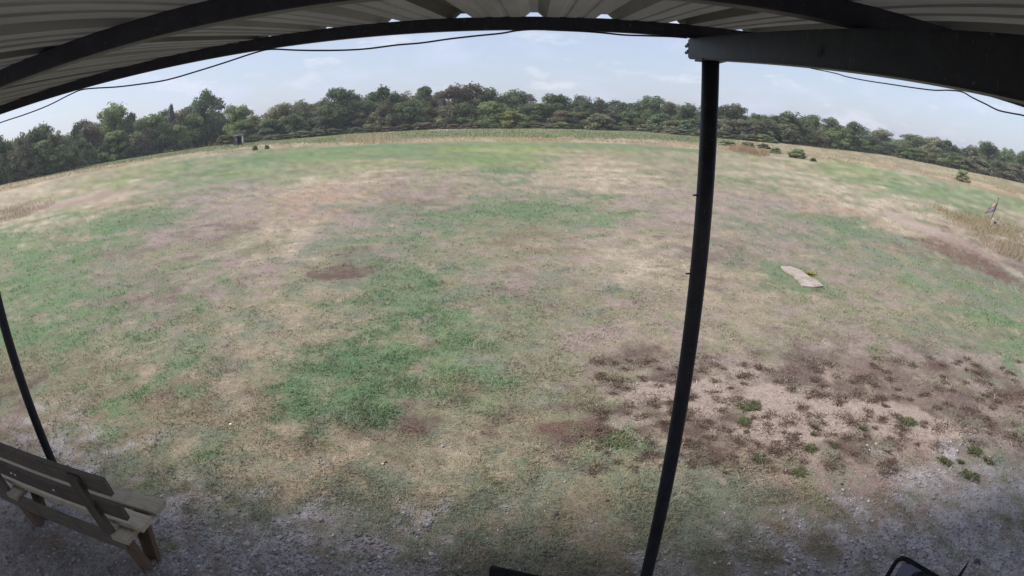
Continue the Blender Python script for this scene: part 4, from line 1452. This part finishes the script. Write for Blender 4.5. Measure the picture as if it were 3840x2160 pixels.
# ------------------------------------------------------------------ small hut at the edge of the wood
hg = gnd([(604, 364)])[0]
hd = math.hypot(*hg)
hut = empty('hut', (hg[0], hg[1], tz(*hg)), -math.atan2(hg[0], hg[1]) + math.radians(12))
tag(hut, 'small flat-roofed hut with dark doorway and white jamb at the edge of the wood', 'hut')
hwid, hh = 13 / 1346 * hd, 22 / 1346 * hd
bm_obj('wall', box_bm(.08, 1.3, hh, .01), M_HUTGREY, hut, loc=(-hwid / 2, .65, hh / 2))
bm_obj('wall', box_bm(.08, 1.3, hh, .01), M_HUTGREY, hut, loc=(hwid / 2 + .22, .65, hh / 2))
bm_obj('wall', box_bm(hwid, .08, hh, .01), M_HUTDARK, hut, loc=(0, 1.3, hh / 2))
bm_obj('jamb', box_bm(.24, .1, hh - .1, .01), M_WHITE, hut, loc=(hwid / 2 + .06, -.02, hh / 2 + .05))
bm_obj('front_board', box_bm(hwid, .08, hh * .22, .01), M_HUTDARK, hut, loc=(-.04, 0, hh * .11))
bm_obj('lintel', box_bm(hwid + .2, .09, .14, .01), M_HUTGREY, hut, loc=(0, -.01, hh - .07))
ro = bm_obj('roof', box_bm(hwid + .8, 1.7, .08, .01), M_HUTROOF, hut, loc=(-.1, .6, hh + .07))
ro.rotation_euler = (math.radians(4), math.radians(-2), 0)
bm_obj('side_panel', box_bm(.75, .06, .9, .01), M_HUTGREY, hut, loc=(-hwid / 2 - .42, -.3, .45))

# ------------------------------------------------------------------ windsock and white box in the dry grass bed
fg = gnd([(2488, 560)])[0]
fl = empty('windsock', (fg[0], fg[1], tz(*fg)))
tag(fl, 'lilac and cream windsock drooping from a dark pole in the dry grass', 'windsock')
fd = math.hypot(*fg)
def at_dist(px, d):
    v = ray([px])[0]
    t = d / math.hypot(v[0], v[1])
    return Vector((v[0] * t - fg[0], v[1] * t - fg[1], H + v[2] * t - tz(*fg)))
ptop, pmid = at_dist((2513, 497), fd), at_dist((2507, 518), fd)
tube('pole', [(0, 0, -.1), pmid, ptop], .014, M_CABLE, fl, 8)
def sock(name, p0, p1, p2, p3, mat):
    """a hanging fabric gore, slightly thick and wavy"""
    bm = bmesh.new()
    nU, nV = 8, 3
    a, b, c, d = (at_dist(p, fd) for p in (p0, p1, p2, p3))
    gr = []
    for i in range(nU + 1):
        u = i / nU
        row = []
        for j in range(nV + 1):
            v = j / nV
            q = (a * (1 - u) + b * u) * (1 - v) + (d * (1 - u) + c * u) * v
            q = q + Vector((0, .05 * math.sin(u * 6 + v * 2) + .03, 0))
            row.append(bm.verts.new(q))
        gr.append(row)
    for i in range(nU):
        for j in range(nV):
            bm.faces.new((gr[i][j], gr[i + 1][j], gr[i + 1][j + 1], gr[i][j + 1]))
    bmesh.ops.solidify(bm, geom=bm.faces[:], thickness=.004)
    bm_obj(name, bm, mat, fl, True)
sock('fabric_panel', (2508, 507), (2486, 525), (2487, 529), (2510, 513), M_NYLON_Y)
sock('fabric_panel', (2510, 512), (2487, 528), (2484, 534), (2509, 523), M_NYLON_K)
sock('fabric_panel', (2509, 522), (2482, 533), (2478, 538), (2506, 532), M_NYLON_P)
bx = gnd([(2500, 571)])[0]
wb = empty('marker_box', (bx[0], bx[1], tz(*bx)), math.radians(-35))
tag(wb, 'small white box with a black spot standing in the dry grass', 'box')
wd = math.hypot(*bx)
s = wd / 1346
bm = bmesh.new()
w0, h0 = 12 * s, 18 * s
pr = [(-w0 / 2, 0), (w0 / 2, 0), (w0 / 2 * .8, h0 * .75), (-w0 / 2 * .1, h0), (-w0 / 2 * .8, h0 * .9)]
A = [bm.verts.new((a, 0, b)) for a, b in pr]; B = [bm.verts.new((a, .25, b)) for a, b in pr]
bm.faces.new(A); bm.faces.new(B[::-1])
for k in range(5):
    bm.faces.new((A[k], B[k], B[(k + 1) % 5], A[(k + 1) % 5]))
bmesh.ops.recalc_face_normals(bm, faces=bm.faces)
bm_obj('body', bm, M_CONC, wb)
bm = bmesh.new()
bmesh.ops.create_cone(bm, cap_ends=True, segments=14, radius1=3.4 * s, radius2=3.2 * s, depth=.03, matrix=Matrix.Translation((.02, -.012, h0 * .52)) @ Matrix.Rotation(math.pi / 2, 4, 'X'))
bm_obj('opening', bm, M_HUTDARK, wb)


# ------------------------------------------------------------------ thin summer haze
M_HAZE = bpy.data.materials.new('haze_air')
M_HAZE.use_nodes = True
nt = M_HAZE.node_tree
nt.nodes.clear()
ho = nt.nodes.new('ShaderNodeOutputMaterial')
hv = nt.nodes.new('ShaderNodeVolumePrincipled')
hv.inputs['Color'].default_value = (.90, .93, 1.0, 1)
hv.inputs['Density'].default_value = 0.0005
nt.links.new(hv.outputs['Volume'], ho.inputs['Volume'])
hz = bm_obj('haze', box_bm(560, 560, 19), M_HAZE, None, loc=(0, 60, 8.0))
tag(hz, 'thin pale summer haze over the field and wood', 'haze', kind='stuff')
